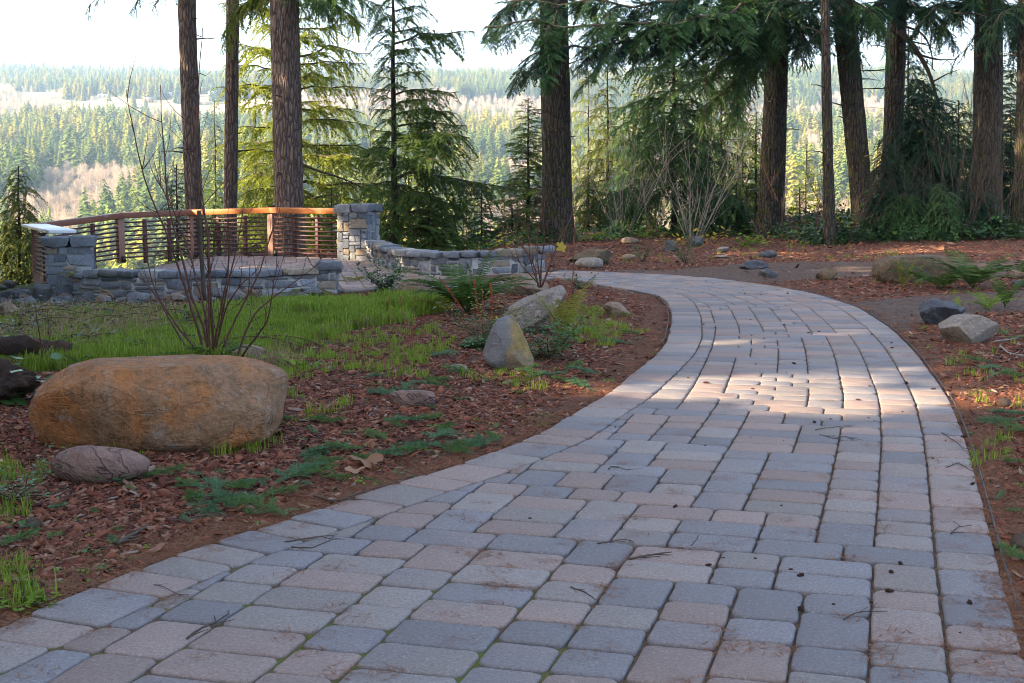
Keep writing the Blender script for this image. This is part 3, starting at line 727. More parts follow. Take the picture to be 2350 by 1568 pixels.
rock('low tan rock farthest back in the mulch, right of the thick fir trunk', 1424, 1468, 545, 560, M['r_tan'], 'round', 25)
rock('tiny tan rock between the brown rock block and a small dark shrub', 1428, 1458, 583, 598, M['r_tan'], 'round', 26)
rock('grey wedge rock left of the small dark shrub beyond the path', 1523, 1554, 551, 578, M['r_grey'], 'ang', 27)
rock('upright grey rock behind the small dark shrub beyond the path', 1583, 1616, 541, 567, M['r_grey'], 'ang', 28)
rock('small grey rock beside grass, right of the upright grey rock', 1645, 1676, 566, 581, M['r_grey'], 'ang', 29)
rock('thin flat pale stone in front of the small grey rock', 1640, 1673, 586, 592, M['r_white'], 'round', 30)
rock('dark pyramid rock on the red mulch between two gravel strips', 1742, 1785, 574, 592, M['r_dark'], 'ang', 33)
rock('dark flat slab at the far edge of the gravel path', 1701, 1768, 598, 618, M['r_dark'], 'block', 34)
rock('blue grey rounded rock at the near edge of the gravel path', 1743, 1791, 616, 639, M['r_grey'], 'ang', 35)
rock('brown wedge rock leaning right beside the gravel path', 1876, 1923, 614, 644, M['r_brown'], 'ang', 36, shape=lean)
rock('large blocky mossy brown boulder with ferns growing around it', 2020, 2228, 586, 652, M['r_brown'], 'block', 41, .5, 5, 'boulder', loaf, rz=0, cat='boulder')
rock('dark blue grey jagged rock at right, behind the pale slab', 2114, 2232, 689, 748, M['r_dark'], 'ang', 38, .8, 5, rough=1.4)
def tilt(V): V = V.copy(); V[:, 2] += .22 * V[:, 0]; V[:, 2] = np.minimum(V[:, 2], .55 + .1*V[:, 0]); return V
rock('large pale grey and tan slab in the mulch right of the path', 2165, 2308, 724, 790, M['r_white'], 'ang', 43, .7, 5, shape=tilt, rough=.8, rz=1.)
rock('low pinkish rock by the right edge of the frame beside ferns', 2314, 2362, 621, 641, M['r_tan'], 'ang', 44)
rock('small grey stone by the right edge of the frame below the pinkish rock', 2326, 2360, 643, 659, M['r_grey'], 'round', 45)
rock('broken cream stone lying left of the pointed rock', 1028, 1073, 836, 858, M['r_white'], 'ang', 46)
rock('long grey slab tilted against the foot of the left pillar', 62, 118, 650, 705, M['r_grey'], 'block', 47, .6, shape=lean)
rock('pinkish rock at the left edge below the grey rubble', -8, 36, 690, 728, M['r_tan'], 'ang', 48)
rock('tan cobble at the foot of the front wall', 216, 252, 676, 699, M['r_tan'], 'round', 49, cat='cobble')
rr_ = np.random.RandomState(3)
for i in range(84):
    if i < 46: x = rr_.uniform(-15, 150); y = rr_.uniform(640, 716) + max(0, (100 - x)) * .1
    else: x = rr_.uniform(140, 730); y = rr_.uniform(680, 704) - (10 if x > 560 else 0)
    w_ = rr_.uniform(24, 58); h_ = w_ * rr_.uniform(.4, .75)
    rock('angular grey rubble rock at the left below the rail corner' if i < 46 else 'grey rubble rock along the foot of the front wall', x - w_/2, x + w_/2, y - h_, y, M[['r_rubble', 'r_grey', 'r_rubble', 'r_tan', 'r_rubble', 'r_white'][i % 6]], 'ang', 60 + i, .9, 3, group='rubble rocks below the rail corner' if i < 46 else 'rubble rocks at the foot of the front wall')
# ------------------------------------------------------------------ foliage templates
def spray_template(seed, pairs=11, droop=.25, sl=.34, sw=.045, ang=.85, spread=.12):
    """one lateral twig of unit length along +x with side shoots, each a narrow pair of leaf faces"""
    r = np.random.RandomState(seed); V, F, C = [], [], []
    def strip(p, d, L, w):
        d = d / np.linalg.norm(d); side = np.cross(d, [0, 0, 1.]); side /= np.linalg.norm(side) + 1e-9; up = np.cross(side, d)
        tw = r.uniform(-.6, .6); a = side * math.cos(tw) + up * math.sin(tw); b = len(V)
        rc = r.rand(); tip = p + d * L - np.array([0, 0, .12 * L])
        V.extend([p - a*w*.3, p + a*w*.3, p + d*L*.55 + a*w, tip, p + d*L*.55 - a*w]); F.append([b, b+1, b+2, b+3, b+4]); C.extend([[rc, 0, 0]]*3 + [[rc, 1, 0]] + [[rc, 0, 0]])
    for i in range(pairs):
        t = (i + .6) / pairs; x = t; z = -droop * t * t; L = sl * (1 - .65 * t) * r.uniform(.75, 1.2)
        for sd in (-1, 1):
            if r.rand() < .08: continue
            a = ang * r.uniform(.8, 1.15); strip(np.array([x, 0, z]), np.array([math.cos(a), sd*math.sin(a), -.15 - droop*.6*t + r.normal(0, spread)]), L, sw * r.uniform(.8, 1.2))
        if i % 2 == 0: strip(np.array([x - .08, 0, z]), np.array([1, r.normal(0, .15), -.1 - droop * t + r.normal(0, .2)]), sl*.6, sw)
    strip(np.array([.93, 0, -droop*.87]), np.array([1, 0, -droop]), .16, sw)
    return np.array(V), np.array(F), np.array(C)
TPL = {
 'fir': [spray_template(s, 15, .22, .32, .027) for s in range(4)],
 'droop': [spray_template(10+s, 15, .75, .28, .03, .7, .25) for s in range(4)],
 'cedar': [spray_template(20+s, 14, .9, .22, .036, .6, .15) for s in range(4)],
 'coarse': [spray_template(30+s, 4, .5, .5, .16, .8, .25) for s in range(3)],
}
def place(mb, kind, P, D, Ls, r, flat=.35, tint=0.):
    """place a spray at every point P, pointing along D, length Ls"""
    P, D, Ls = np.asarray(P), np.asarray(D), np.asarray(Ls)
    if len(P) == 0: return
    d = D / np.linalg.norm(D, axis=1, keepdims=True)
    up = np.array([0, 0, 1.]) + r.normal(0, flat, (len(P), 3)); a = np.cross(up, d); a /= np.linalg.norm(a, axis=1, keepdims=True); b = np.cross(d, a)
    k = r.randint(0, len(TPL[kind]), len(P)); rc = r.rand(len(P))
    for q, (V, F, C) in enumerate(TPL[kind]):
        i = np.where(k == q)[0]
        if len(i) == 0: continue
        W = P[i, None] + Ls[i, None, None] * (V[None, :, :1] * d[i, None] + V[None, :, 1:2] * a[i, None] + V[None, :, 2:] * b[i, None])
        n = len(V); FF = (F[None] + (np.arange(len(i)) * n)[:, None, None]).reshape(-1, F.shape[1])
        CC = np.broadcast_to(C[None], (len(i), n, 3)).copy(); CC[..., 0] = np.clip(.5 * CC[..., 0] + .5 * rc[i, None] + tint, 0, 1)
        CC[..., 1] *= (rc[i, None] * 1.0)
        mb.add(W.reshape(-1, 3), FF, CC.reshape(-1, 3))
# rays of sunlight kept free: a lit patch on the path, the boulder, the rail, the bright fir
LIT = [(2.9, 8.8, 0, .3), (2.2, 8.9, 0, .3), (3.5, 8.6, 0, .3), (1.5, 9.1, 0, .22), (-3.6, 12.4, .05, .1), (-2.4, 12.8, .05, .12), (-1.4, 13.2, .05, .1), (-2.35, 6.3, .3, .34), (-2.0, 6.3, .4, .28), (-5., 23.8, .8, .5), (-3.6, 23.2, .85, .6),
       (-7.1, 20.3, .65, .5), (-3.2, 34, 4, 2.2), (-4.4, 33, 5.5, 1.6), (-3.2, 34, 1.8, 1.5), (-2.6, 34, 6.5, 1.6), (-7.5, 36, 0, 1.5), (-11, 25, 0, 1.5)]
def carve(P, pad=0.):
    k = np.ones(len(P), bool)
    for x, y, z, rd in LIT:
        v = P - np.array([x, y, z]); t = v @ S; d = np.linalg.norm(v - t[:, None] * S, axis=1); k &= ~((d < rd + pad) & (t > 3.5))
    return k
def limb(mbw, mbf, P, r0, kind, r, lat=.6, step=.1, start=.12, zn=.18, tint=0., side_droop=-.15, fw=.75, gaps=0., pad=0.):
    """one branch: wood tube along P, sprays to both sides"""
    P = resample(P, .12); n = len(P)
    V, F = tube(P, np.linspace(r0, r0*.25, n), 5); mbw.add(V, F)
    s = np.r_[0, np.cumsum(np.linalg.norm(np.diff(P, axis=0), axis=1))]; L = s[-1]; T = np.gradient(P, axis=0); T /= np.linalg.norm(T, axis=1, keepdims=True)
    q = np.arange(start*L, L, step*.5); q = q + r.uniform(-.02, .02, len(q)); q = np.clip(q, 0, L)
    if gaps: q = q[r.rand(len(q)) > gaps]
    p = np.stack([np.interp(q, s, P[:, k]) for k in range(3)], 1); t = np.stack([np.interp(q, s, T[:, k]) for k in range(3)], 1)
    sd = np.where(np.arange(len(q)) % 2 == 0, 1., -1.)[:, None]; lt = np.cross(t, [0, 0, 1.]); lt /= np.linalg.norm(lt, axis=1, keepdims=True) + 1e-9
    D = t * fw * r.uniform(.6, 1.3, (len(q), 1)) + lt * sd + np.array([0, 0, 1.]) * (side_droop + r.normal(0, zn, (len(q), 1)))
    f = q / L; ll = lat * np.minimum(1, (1 - f) * 1.6 + .28) * np.minimum(1, .45 + f * 2) * r.uniform(.6, 1.2, len(q))
    if kind: 
        k = carve(p, pad); place(mbf, kind, p[k], D[k], ll[k], r, tint=tint)
def conifer(name, label, base, H, Rm, seed, matf, kind='fir', n=60, zmin=0., tr=.1, asym=None, lat=.28, elev=(-.2, .6), droop=.25, gaps=0., group=None, step=.11, matw=None, prof=.8, top=None, cat='tree', upto=None, pad=0., nocarve=False):
    pad = -9. if nocarve else pad
    r = np.random.RandomState(seed); base = np.asarray(base, float); e = empty(name, base, label, cat, group)
    mt, mw, mf = MB(), MB(), MB()
    tp = base + np.array([0, 0, H]) if top is None else np.asarray(top, float)
    P = np.array([base + (tp-base)*u for u in np.linspace(0, 1, 14)]); P[1:-1, :2] += r.normal(0, .012*H/10, (12, 2))
    V, F = tube(P, np.linspace(tr, .012, 14), 9); mt.add(V, F)
    ga = 2.399963
    for i in range(n):
        u = zmin + (1 - zmin) * (i + r.rand()*.8) / n
        if upto and base[2] + u*H > upto: continue
        az = i * ga + r.normal(0, .3); L = Rm * ((1 - u) ** prof * 1.02 + .06) * r.uniform(.45, 1.25)
        dv = np.array([math.cos(az), math.sin(az), 0]); 
        if asym is not None: L *= max(.25, 1 + np.dot(dv[:2], asym))
        p0 = base + (tp - base) * u; el = elev[0] + (elev[1]-elev[0]) * u
        ts = np.linspace(0, 1, 7)[:, None]
        B = p0 + dv * L * ts + np.array([0, 0, 1.]) * L * (el * ts - droop * ts**2 + .12 * (ts > .7) * (ts - .7))
        B[1:-1] += r.normal(0, .02*L, (5, 3))
        limb(mw, mf, B, .006 + .012 * L, kind, r, lat * (.35 + .65 * L / Rm) , step, .1 if L < .6 else .16, tint=0, gaps=gaps, pad=pad)
    kt = mt.build('trunk', matw or M['bark_dark'], e, True); kid(kt)
    kw = mw.build('limbs', M['branch'], e); kw['kind'] = 'stuff' if False else ''
    del kw['kind']; kw.name = 'branch'; kid(kw)
    kid(mf.build('crown', matf, e))
    return e

# ------------------------------------------------------------------ big trunks
def bigtrunk(name, label, xt, wt, xb, wb, yb, Zd, m_, seed, grp, H=24, crownm='fir_dark', flare=.25, zb=None, bulge=0., crown=True):
    r = np.random.RandomState(seed)
    b = at(xb, yb, Zd); gz = float(G0(b[0], b[1])) if zb is None else zb; b[2] = gz - .25; t = at(xt, 0, Zd)
    lean = (t - b) / (t[2] - b[2]); k = Zd / FD
    zs = np.r_[np.arange(b[2], t[2] + 1.5, .07), np.arange(t[2] + 1.6, b[2] + H, .8)]
    c = b + (zs - b[2])[:, None] * lean * 1.; c[zs > t[2]+1, :2] = c[zs > t[2]+1, :2] * .35 + (t[:2] + (zs[zs > t[2]+1] - t[2])[:, None]*lean[:2]) * .65
    u = (zs - b[2]) / (t[2] - b[2]); rad = .5 * k * (wb * .93 + (wt - wb*.93) * np.clip(u, 0, 1.0)); rad = np.where(u > 1, rad * np.clip(1 - (zs - t[2]) / (H*.95), .08, 1), rad)
    rad = rad * (1 + flare * 1.5 * np.exp(-(zs - gz) / .4))
    n = 64; th = np.arange(n) * 2*math.pi/n; T, Zz = np.meshgrid(th, zs)
    o = seed * 3.7; cx, sx = np.cos(T), np.sin(T)
    kf = 5.5 * max(.5, k * wb / .6)
    rid = np.abs(fbm(cx*kf+o, sx*kf, Zz*.9, seed, 3) - .5) * 2; fine = fbm(cx*kf*3+o, sx*kf*3, Zz*5, seed+3, 3) - .5
    lob = (fbm(cx*1.3+o, sx*1.3, Zz*.25, seed+9, 2) - .5)
    Rr = rad[:, None] * (1 + .16 * lob + flare * .7 * np.exp(-(Zz-gz)/.3) * (fbm(cx*1.6+o, sx*1.6, 0, seed+5, 2)-.4)) + .055 * np.sqrt(k*wb/.7) * (np.minimum(rid, .35) - .2) + .018 * fine
    V = np.stack([c[:, 0:1] + Rr*cx, c[:, 1:2] + Rr*sx, np.broadcast_to(zs[:, None], Rr.shape)], -1).reshape(-1, 3)
    i, j = np.meshgrid(np.arange(len(zs)-1), np.arange(n), indexing='ij'); j2 = (j+1) % n
    F = np.stack([i*n+j, i*n+j2, (i+1)*n+j2, (i+1)*n+j], -1).reshape(-1, 4)
    e = empty(name, (b[0], b[1], gz), label, 'tree', grp); mb = MB(); mb.add(V, F); mb.build('trunk', m_, e, True)
    for q in range(7):
        ms_ = MB(); zq = r.uniform(gz + 1.2, gz + 7); aq = r.rand() * 6.28; cq = b + (zq - b[2]) * lean; rq = .5 * k * wt; dq = np.array([math.cos(aq), math.sin(aq), r.uniform(-.2, .4)]); Lq = r.uniform(.12, .6); Vq, Fq = tube(np.array([cq + dq*rq*.8, cq + dq*(rq + Lq*.5) + [0, 0, .02], cq + dq*(rq + Lq)]), [.018, .012, .005], 5); ms_.add(Vq, Fq)
        ms_.build('dead_stub', M['branch'], e)
    if crown:
        mw, mf = MB(), MB()
        for q in range(26):
            z = 8.5 + (H - 9) * (q + r.rand()) / 26; az = q * 2.4 + r.rand(); L = (3.6 * (1 - (z - 8) / (H - 5)) + .8) * r.uniform(.7, 1.1)
            p0 = np.array([t[0] + lean[0]*(z-t[2])*.65, t[1], z]); dv = np.array([math.cos(az), math.sin(az), 0]); ts = np.linspace(0, 1, 5)[:, None]
            limb(mw, mf, p0 + dv*L*ts + np.array([0, 0, 1.])*L*(.1*ts - .35*ts**2), .05, 'coarse', r, 1.1, .34, pad=.25)
        mf.build('crown', M[crownm], e); mw.build('branch', M['branch'], e)
    return e, b, t
GT = 'tall fir trunks beyond the patio and path'
T1, *_ = bigtrunk('fir_tree', 'brown fir trunk farthest left, straight, standing behind the railing', 429, 40, 449, 40, 600, 28, M['bark'], 1, GT, zb=-1.6)
T2, *_ = bigtrunk('fir_tree', 'slimmest of the three brown fir trunks behind the railing, in the middle', 534, 29, 522, 31, 600, 29, M['bark'], 2, GT, zb=-1.8)
T3, *_ = bigtrunk('fir_tree', 'thick brown fir trunk with lichen and moss behind the railing', 652, 62, 668, 74, 600, 27, M['bark'], 3, GT, zb=-1.4)
T4, *_ = bigtrunk('fir_tree', 'thick mossy fir trunk near the end of the curved stone wall', 1270, 62, 1280, 72, 552, 29, M['bark_dark'], 4, GT)
T5, *_ = bigtrunk('fir_tree', 'thick dark fir trunk carrying the large hanging boughs', 1788, 47, 1767, 66, 547, 31, M['bark_dark'], 5, GT)
T6, *_ = bigtrunk('fir_tree', 'very slim fir trunk between two thick dark trunks', 1893, 19, 1905, 29, 563, 27, M['bark_dark'], 6, GT)
T7, *_ = bigtrunk('fir_tree', 'dark fir trunk leaning left, right of the very slim trunk', 1935, 50, 1988, 52, 550, 30, M['bark_dark'], 7, GT)
T8, *_ = bigtrunk('fir_tree', 'dark fir trunk with dead broken limbs on its right side', 2060, 42, 2040, 48, 545, 32, M['bark_dark'], 8, GT)
T9, *_ = bigtrunk('fir_tree', 'thick dark fir trunk in the thicket near the right edge', 2270, 58, 2262, 72, 535, 31, M['bark_dark'], 9, GT)
T10, *_ = bigtrunk('fir_tree', 'dark fir trunk cut by the right edge of the frame', 2362, 46, 2352, 54, 545, 29, M['bark_dark'], 10, GT)

def bough(owner, pts, Zd, kind, m_, seed, r0=.035, lat=.6, step=.1, start=.1, zvar=.6, droop=-.1, subs=0, subL=1., gaps=0., fw=.75, tint=0.):
    r = np.random.RandomState(seed); P = []
    zs = Zd if hasattr(Zd, '__len__') else [Zd] * len(pts)
    for (x, y), z in zip(pts, zs): P.append(at(x, y, z))
    P = resample(np.array(P), .25, 2); P[1:-1] += np.stack([fbm(np.arange(len(P)-2)*.35, seed+q*9.) - .5 for q in range(3)], 1)*.35; mw, mf = MB(), MB(); limb(mw, mf, P, r0, kind, r, lat, step, start, zn=.6, side_droop=droop, gaps=gaps, fw=fw, tint=tint)
    n = len(P)
    for q in range(subs):
        u = start + (1-start) * (q + r.rand()) / subs; i = min(n-2, int(u * (n-1))); t = P[i+1] - P[i]; t /= np.linalg.norm(t)
        lt = np.cross(t, [0, 0, 1.]) * (1 if q % 2 else -1); L = subL * r.uniform(.6, 1.15) * (1 - .35*u); dv = t*.8 + lt * r.uniform(.3, 1.1); dv /= np.linalg.norm(dv); ts = np.linspace(0, 1, 6)[:, None]
        limb(mw, mf, P[i] + dv*L*ts*.9 - np.array([0, 0, 1.])*L*(.2*ts + .65*ts**1.7*r.uniform(.5, 1.2)), .014, kind, r, lat*.62, step, .08, side_droop=droop, gaps=gaps, tint=tint)
    w_ = mw.build('bough', M['branch'], owner); mf.build('needles', M[m_] if isinstance(m_, str) else m_, w_)
# the long bough sweeping left in front of the thick trunk, and its neighbours
F1, F2 = 'fir', 'fir_dark'
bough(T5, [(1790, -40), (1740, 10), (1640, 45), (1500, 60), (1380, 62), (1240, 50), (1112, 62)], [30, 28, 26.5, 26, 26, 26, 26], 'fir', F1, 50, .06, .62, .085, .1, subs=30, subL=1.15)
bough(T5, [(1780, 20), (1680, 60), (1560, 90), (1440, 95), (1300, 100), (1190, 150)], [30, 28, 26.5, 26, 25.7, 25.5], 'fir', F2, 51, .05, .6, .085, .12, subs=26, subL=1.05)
bough(T5, [(1780, 70), (1700, 110), (1620, 150), (1560, 200)], [31, 29, 28, 27.5], 'fir', F1, 52, .035, .5, .09, .12, subs=12, subL=.9)
bough(T5, [(1760, -30), (1640, -10), (1480, 10), (1330, 10), (1160, 5)], [30, 28, 27, 27, 27], 'fir', F2, 53, .05, .6, .09, .1, subs=22, subL=.9)
bough(T5, [(1780, 130), (1720, 160), (1660, 200), (1600, 255)], [31, 30, 29, 28], 'droop', 'fir_mid', 54, .03, .5, .09, .1, subs=9, subL=.8)
bough(T5, [(1800, 30), (1740, 80), (1700, 150), (1690, 230)], [30, 28.5, 28, 28], 'droop', F1, 55, .03, .55, .09, .1, subs=10, subL=.8)
bough(T5, [(1420, 90), (1400, 120), (1360, 160), (1330, 190)], [26, 25.8, 25.5, 25.4], 'fir', F1, 56, .02, .4, .08, .1, subs=6, subL=.5)
bough(T4, [(1260, 60), (1250, 100), (1262, 140), (1255, 185)], [25.6, 25.3, 25.2, 25.2], 'fir', F1, 57, .02, .45, .07, .05, subs=10, subL=.5)
bough(T5, [(1800, 5), (1830, 40), (1840, 90), (1830, 130)], [30, 29, 28.6, 28.5], 'droop', F2, 58, .02, .5, .09, .05, subs=8, subL=.6)
bough(T7, [(1940, 20), (1890, 60), (1850, 100), (1820, 140)], [30, 28.5, 28, 27.8], 'droop', F2, 59, .03, .45, .1, .1, subs=7, subL=.6)
bough(T7, [(1940, -20), (1860, 0), (1800, 10), (1720, 0)], [30, 28, 27.5, 27.5], 'fir', F2, 60, .03, .55, .1, .05, subs=9, subL=.7)
bough(T8, [(2050, -10), (2000, 30), (1960, 60), (1950, 150)], [32, 30, 29, 29], 'droop', F2, 61, .03, .5, .1, .05, subs=9, subL=.7)
bough(T8, [(2060, 20), (2140, 20), (2210, 30), (2300, 60)], [32, 30, 29.5, 29], 'fir', F2, 62, .03, .5, .1, .05, subs=10, subL=.7, gaps=.2)
bough(T9, [(2260, -10), (2180, 10), (2120, 40), (2090, 90)], [31, 30, 29.5, 29.5], 'fir', F2, 63, .03, .5, .1, .05, subs=9, subL=.7)
bough(T9, [(2270, -20), (2310, 10), (2350, 40), (2380, 110)], [31, 30, 29.5, 29.5], 'droop', F2, 64, .03, .5, .1, .05, subs=7, subL=.6)
bough(T9, [(2270, 70), (2210, 100), (2180, 150)], [30.5, 30, 30], 'droop', F2, 65, .02, .35, .12, .05, subs=4, subL=.4, gaps=.4)
bough(T3, [(650, -60), (720, -30), (810, -10), (880, 20)], [27, 26, 25.5, 25.5], 'droop', F1, 66, .03, .5, .09, .05, subs=10, subL=.7)
bough(T3, [(650, -50), (600, -30), (560, 0), (520, 40)], [27, 27.5, 28, 28], 'fir', 'fir_mid', 67, .02, .4, .1, .05, subs=6, subL=.5)
bough(T1, [(420, -60), (360, -45), (310, -20), (295, 35)], [28, 27.5, 27, 27], 'droop', F1, 68, .02, .3, .12, .2, subs=4, subL=.4, gaps=.2)
bough(T1, [(420, -70), (300, -60), (230, -30), (195, 35)], [28, 27.5, 27, 27], 'droop', F1, 69, .02, .26, .12, .35, subs=4, subL=.35, gaps=.3)
bough(T1, [(425, -50), (400, -30), (372, -5), (340, 10)], [28, 27.5, 27, 27], 'droop', F1, 70, .02, .28, .12, .2, subs=3, subL=.3, gaps=.2)
for q, (ow, pts, Zd, kd, mk, sb) in enumerate([
    (T5, [(1795, -20), (1830, 5), (1870, 30), (1905, 75)], [31, 30, 29.5, 29.5], 'droop', F2, 9), (T7, [(1935, -10), (1975, 10), (2010, 40), (2035, 95)], [30, 29.5, 29, 29], 'droop', F1, 9),
    (T8, [(2058, -20), (2020, 0), (1985, 20), (1940, 40)], [32, 31, 30, 30], 'fir', F2, 10), (T8, [(2062, -10), (2110, 5), (2160, 35), (2195, 85)], [32, 31, 30.5, 30.5], 'droop', F2, 10),
    (T9, [(2268, -10), (2225, 0), (2180, 25), (2150, 70)], [31, 30.5, 30, 30], 'droop', F1, 9), (T9, [(2270, -10), (2300, 20), (2325, 60), (2335, 120)], [31, 30.5, 30, 30], 'droop', F2, 9),
    (T10, [(2360, -10), (2330, 10), (2290, 40), (2270, 90)], [29, 28.8, 28.6, 28.5], 'droop', F2, 6), (T5, [(1785, 60), (1840, 75), (1890, 80), (1960, 110)], [31, 30.5, 30, 30], 'droop', 'fir_mid', 7),
    (T4, [(1285, -10), (1350, 10), (1420, 40), (1480, 110)], [29, 28.5, 28, 28], 'droop', F1, 10), (T5, [(1770, 60), (1720, 100), (1650, 120), (1570, 130)], [31, 29.5, 29, 28.6], 'droop', F1, 12),
    (T5, [(1780, 90), (1735, 130), (1700, 190), (1680, 270)], [31, 30, 29.6, 29.4], 'droop', 'fir_mid', 8), (T5, [(1780, -20), (1700, -10), (1600, 20), (1520, 50)], [31, 29, 28.5, 28], 'droop', F2, 14),
    (T4, [(1255, -20), (1210, -5), (1165, 15), (1120, 60)], [29, 28.5, 28, 28], 'fir', F1, 7), (T3, [(640, -40), (590, -20), (545, 20), (515, 80)], [27, 27.5, 28, 28], 'droop', 'fir_lit', 7), (T3, [(690, -50), (740, -20), (790, 15), (840, 60)], [27, 27.6, 28.4, 29], 'droop', 'fir_lit', 8)]):
    bough(ow, pts, Zd, kd, mk, 200 + q, .03, .5, .09, .05, subs=sb, subL=.75)
def deadlimb(owner, pts, Zd, r0):
    P = resample(np.array([at(x, y, Zd) for x, y in pts]), .15, 2); mb = MB(); V, F = tube(P, np.linspace(r0, r0*.35, len(P)), 6); mb.add(V, F)
    r = np.random.RandomState(int(r0*1000)+len(pts))
    for q in range(7):
        i = r.randint(2, len(P)-1); d = r.normal(0, .3, 3); d[2] -= .2; V, F = tube(np.array([P[i], P[i]+d*.5+[0, 0, .03], P[i]+d]), [r0*.3, r0*.2, .003], 4); mb.add(V, F)
    mb.build('dead_limb', M['branch'], owner)
deadlimb(T8, [(2065, 70), (2100, 110), (2130, 160), (2148, 215), (2155, 250)], 31, .07)
deadlimb(T8, [(2065, 110), (2110, 125), (2150, 140), (2190, 136)], 31, .035)
deadlimb(T8, [(2075, 60), (2120, 75), (2140, 120), (2140, 160)], 31, .03)
deadlimb(T8, [(2030, 160), (1990, 165), (1960, 160)], 31, .02)
deadlimb(T8, [(2070, 190), (2030, 205), (1975, 203)], 30.5, .02)
deadlimb(T5, [(1800, 120), (1850, 98), (1900, 92), (1950, 100)], 30.5, .035)
deadlimb(T3, [(690, 375), (720, 390), (790, 410), (850, 440)], 27.5, .03)
deadlimb(T7, [(1985, 330), (1970, 250), (1965, 200)], 29, .015)

# ------------------------------------------------------------------ young conifers beyond the edge
def tree_at(name, label, x, yb, Zd, ytop, Rpx, seed, mk, **kw):
    kw['n'] = int(kw.get('n', 60) * 1.45); kw['lat'] = kw.get('lat', .4) * 1.2
    b = at(x, yb, Zd); t = at(kw.pop('xt', x), ytop, Zd); gz = float(G0(b[0], b[1])); b0 = np.array([b[0], b[1], min(gz, b[2])]); H = t[2] - b0[2]
    kw.setdefault('top', t)
    return conifer(name, label, b0, H, Rpx * Zd / FD, seed, M[mk], **kw)
GC = 'young conifers beyond the wall and railing'
tree_at('fir_tree', 'slim young fir with a thin visible trunk and sparse branches reaching right', 908, 560, 28, -160, 175, 101, 'fir_mid', xt=898, n=58, zmin=.12, tr=.1, asym=np.array([.6, 0]), lat=.52, elev=(-.1, .6), droop=.25, group=GC, step=.09, prof=.5, matw=M['bark_dark'], kind='droop', gaps=.12)
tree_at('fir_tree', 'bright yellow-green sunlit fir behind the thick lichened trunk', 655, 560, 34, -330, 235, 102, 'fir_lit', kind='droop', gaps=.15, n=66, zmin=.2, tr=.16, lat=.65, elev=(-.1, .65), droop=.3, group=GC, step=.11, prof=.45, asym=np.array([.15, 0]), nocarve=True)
tree_at('cedar_tree', 'drooping olive cedar between the slim trunk and the thick lichened trunk', 585, 600, 36, 235, 75, 103, 'cedar', n=70, zmin=.1, tr=.06, lat=.55, elev=(.1, .5), droop=.7, kind='cedar', group=GC)
tree_at('fir_tree', 'narrow green fir between the farthest left trunk and the slim trunk', 492, 600, 36, 232, 50, 104, 'fir_mid', n=60, zmin=.1, tr=.05, lat=.5, kind='droop', group=GC, droop=.4)
tree_at('fir_tree', 'small dark green fir behind the railing just left of the farthest left trunk', 405, 640, 31, 378, 62, 105, 'fir_dark', n=60, zmin=.05, tr=.05, lat=.4, group=GC)
tree_at('cedar_tree', 'large drooping olive cedar at the left edge behind the rail corner', 42, 690, 26, 380, 95, 106, 'cedar', n=90, zmin=.05, tr=.07, lat=.5, elev=(.1, .6), droop=.75, kind='cedar', group=GC, prof=.6)
tree_at('fir_tree', 'low green fir left of centre just behind the curved wall', 985, 600, 27.5, 440, 95, 107, 'fir_mid', n=44, zmin=.1, tr=.04, lat=.4, group=GC, prof=.6)
tree_at('fir_tree', 'low sparse fir behind the curved wall, right of the slim young fir', 1105, 600, 28, 425, 70, 108, 'fir', n=40, zmin=.05, tr=.03, lat=.4, group=GC)
tree_at('hemlock_tree', 'green hemlock immediately left of the thick mossy trunk', 1212, 590, 32, 225, 92, 109, 'fir_mid', n=80, zmin=.05, tr=.07, lat=.5, group=GC, prof=.7)
tree_at('hemlock_tree', 'yellowish loose conifer right behind the thick mossy trunk', 1395, 590, 36, 140, 95, 110, 'cedar', n=56, gaps=.3, zmin=.1, tr=.08, lat=.55, kind='droop', droop=.5, group=GC, prof=.6)
tree_at('hemlock_tree', 'drooping hemlock with a bare slim trunk seen under the long boughs', 1547, 560, 33, -60, 175, 111, 'fir', n=85, zmin=.16, tr=.085, lat=.6, kind='droop', elev=(.0, .4), droop=.45, group=GC, prof=.5, gaps=.35)
tree_at('hemlock_tree', 'green drooping conifer between the slim bare trunk and the bough-bearing trunk', 1655, 570, 36, 150, 105, 112, 'fir_mid', n=56, zmin=.1, tr=.08, lat=.55, kind='droop', droop=.5, group=GC, prof=.5, gaps=.35)
tree_at('fir_tree', 'low green conifer at the ground right of the pale alder stems', 1690, 560, 33, 420, 55, 113, 'fir', n=34, zmin=.05, tr=.03, lat=.4, kind='droop', group=GC)
tree_at('fir_tree', 'dark green conifer filling the thicket right of the leaning trunk', 2120, 560, 30, 185, 120, 114, 'fir_dark', n=95, zmin=.05, tr=.06, lat=.55, kind='droop', droop=.45, group=GC, prof=.55)
tree_at('fir_tree', 'dark conifer in front of the trunk with dead limbs', 2035, 560, 28.5, 330, 70, 115, 'fir_dark', n=60, zmin=.04, tr=.04, lat=.45, kind='droop', group=GC, prof=.6)
tree_at('cedar_tree', 'low bluish green cedar in the thicket left of the right-hand trunks', 2160, 575, 27.5, 420, 75, 116, 'fir', n=46, zmin=.03, tr=.03, lat=.45, kind='cedar', droop=.4, group=GC)
tree_at('fir_tree', 'dark conifer between the last two trunks at the right edge', 2320, 575, 32, 260, 70, 117, 'fir_dark', n=60, zmin=.04, tr=.04, lat=.45, kind='droop', group=GC, prof=.6)
tree_at('fir_tree', 'small green fir in the gap between the bough-bearing trunk and the very slim trunk', 1835, 590, 34, 430, 40, 118, 'fir_mid', n=34, zmin=.04, tr=.03, lat=.4, group=GC)
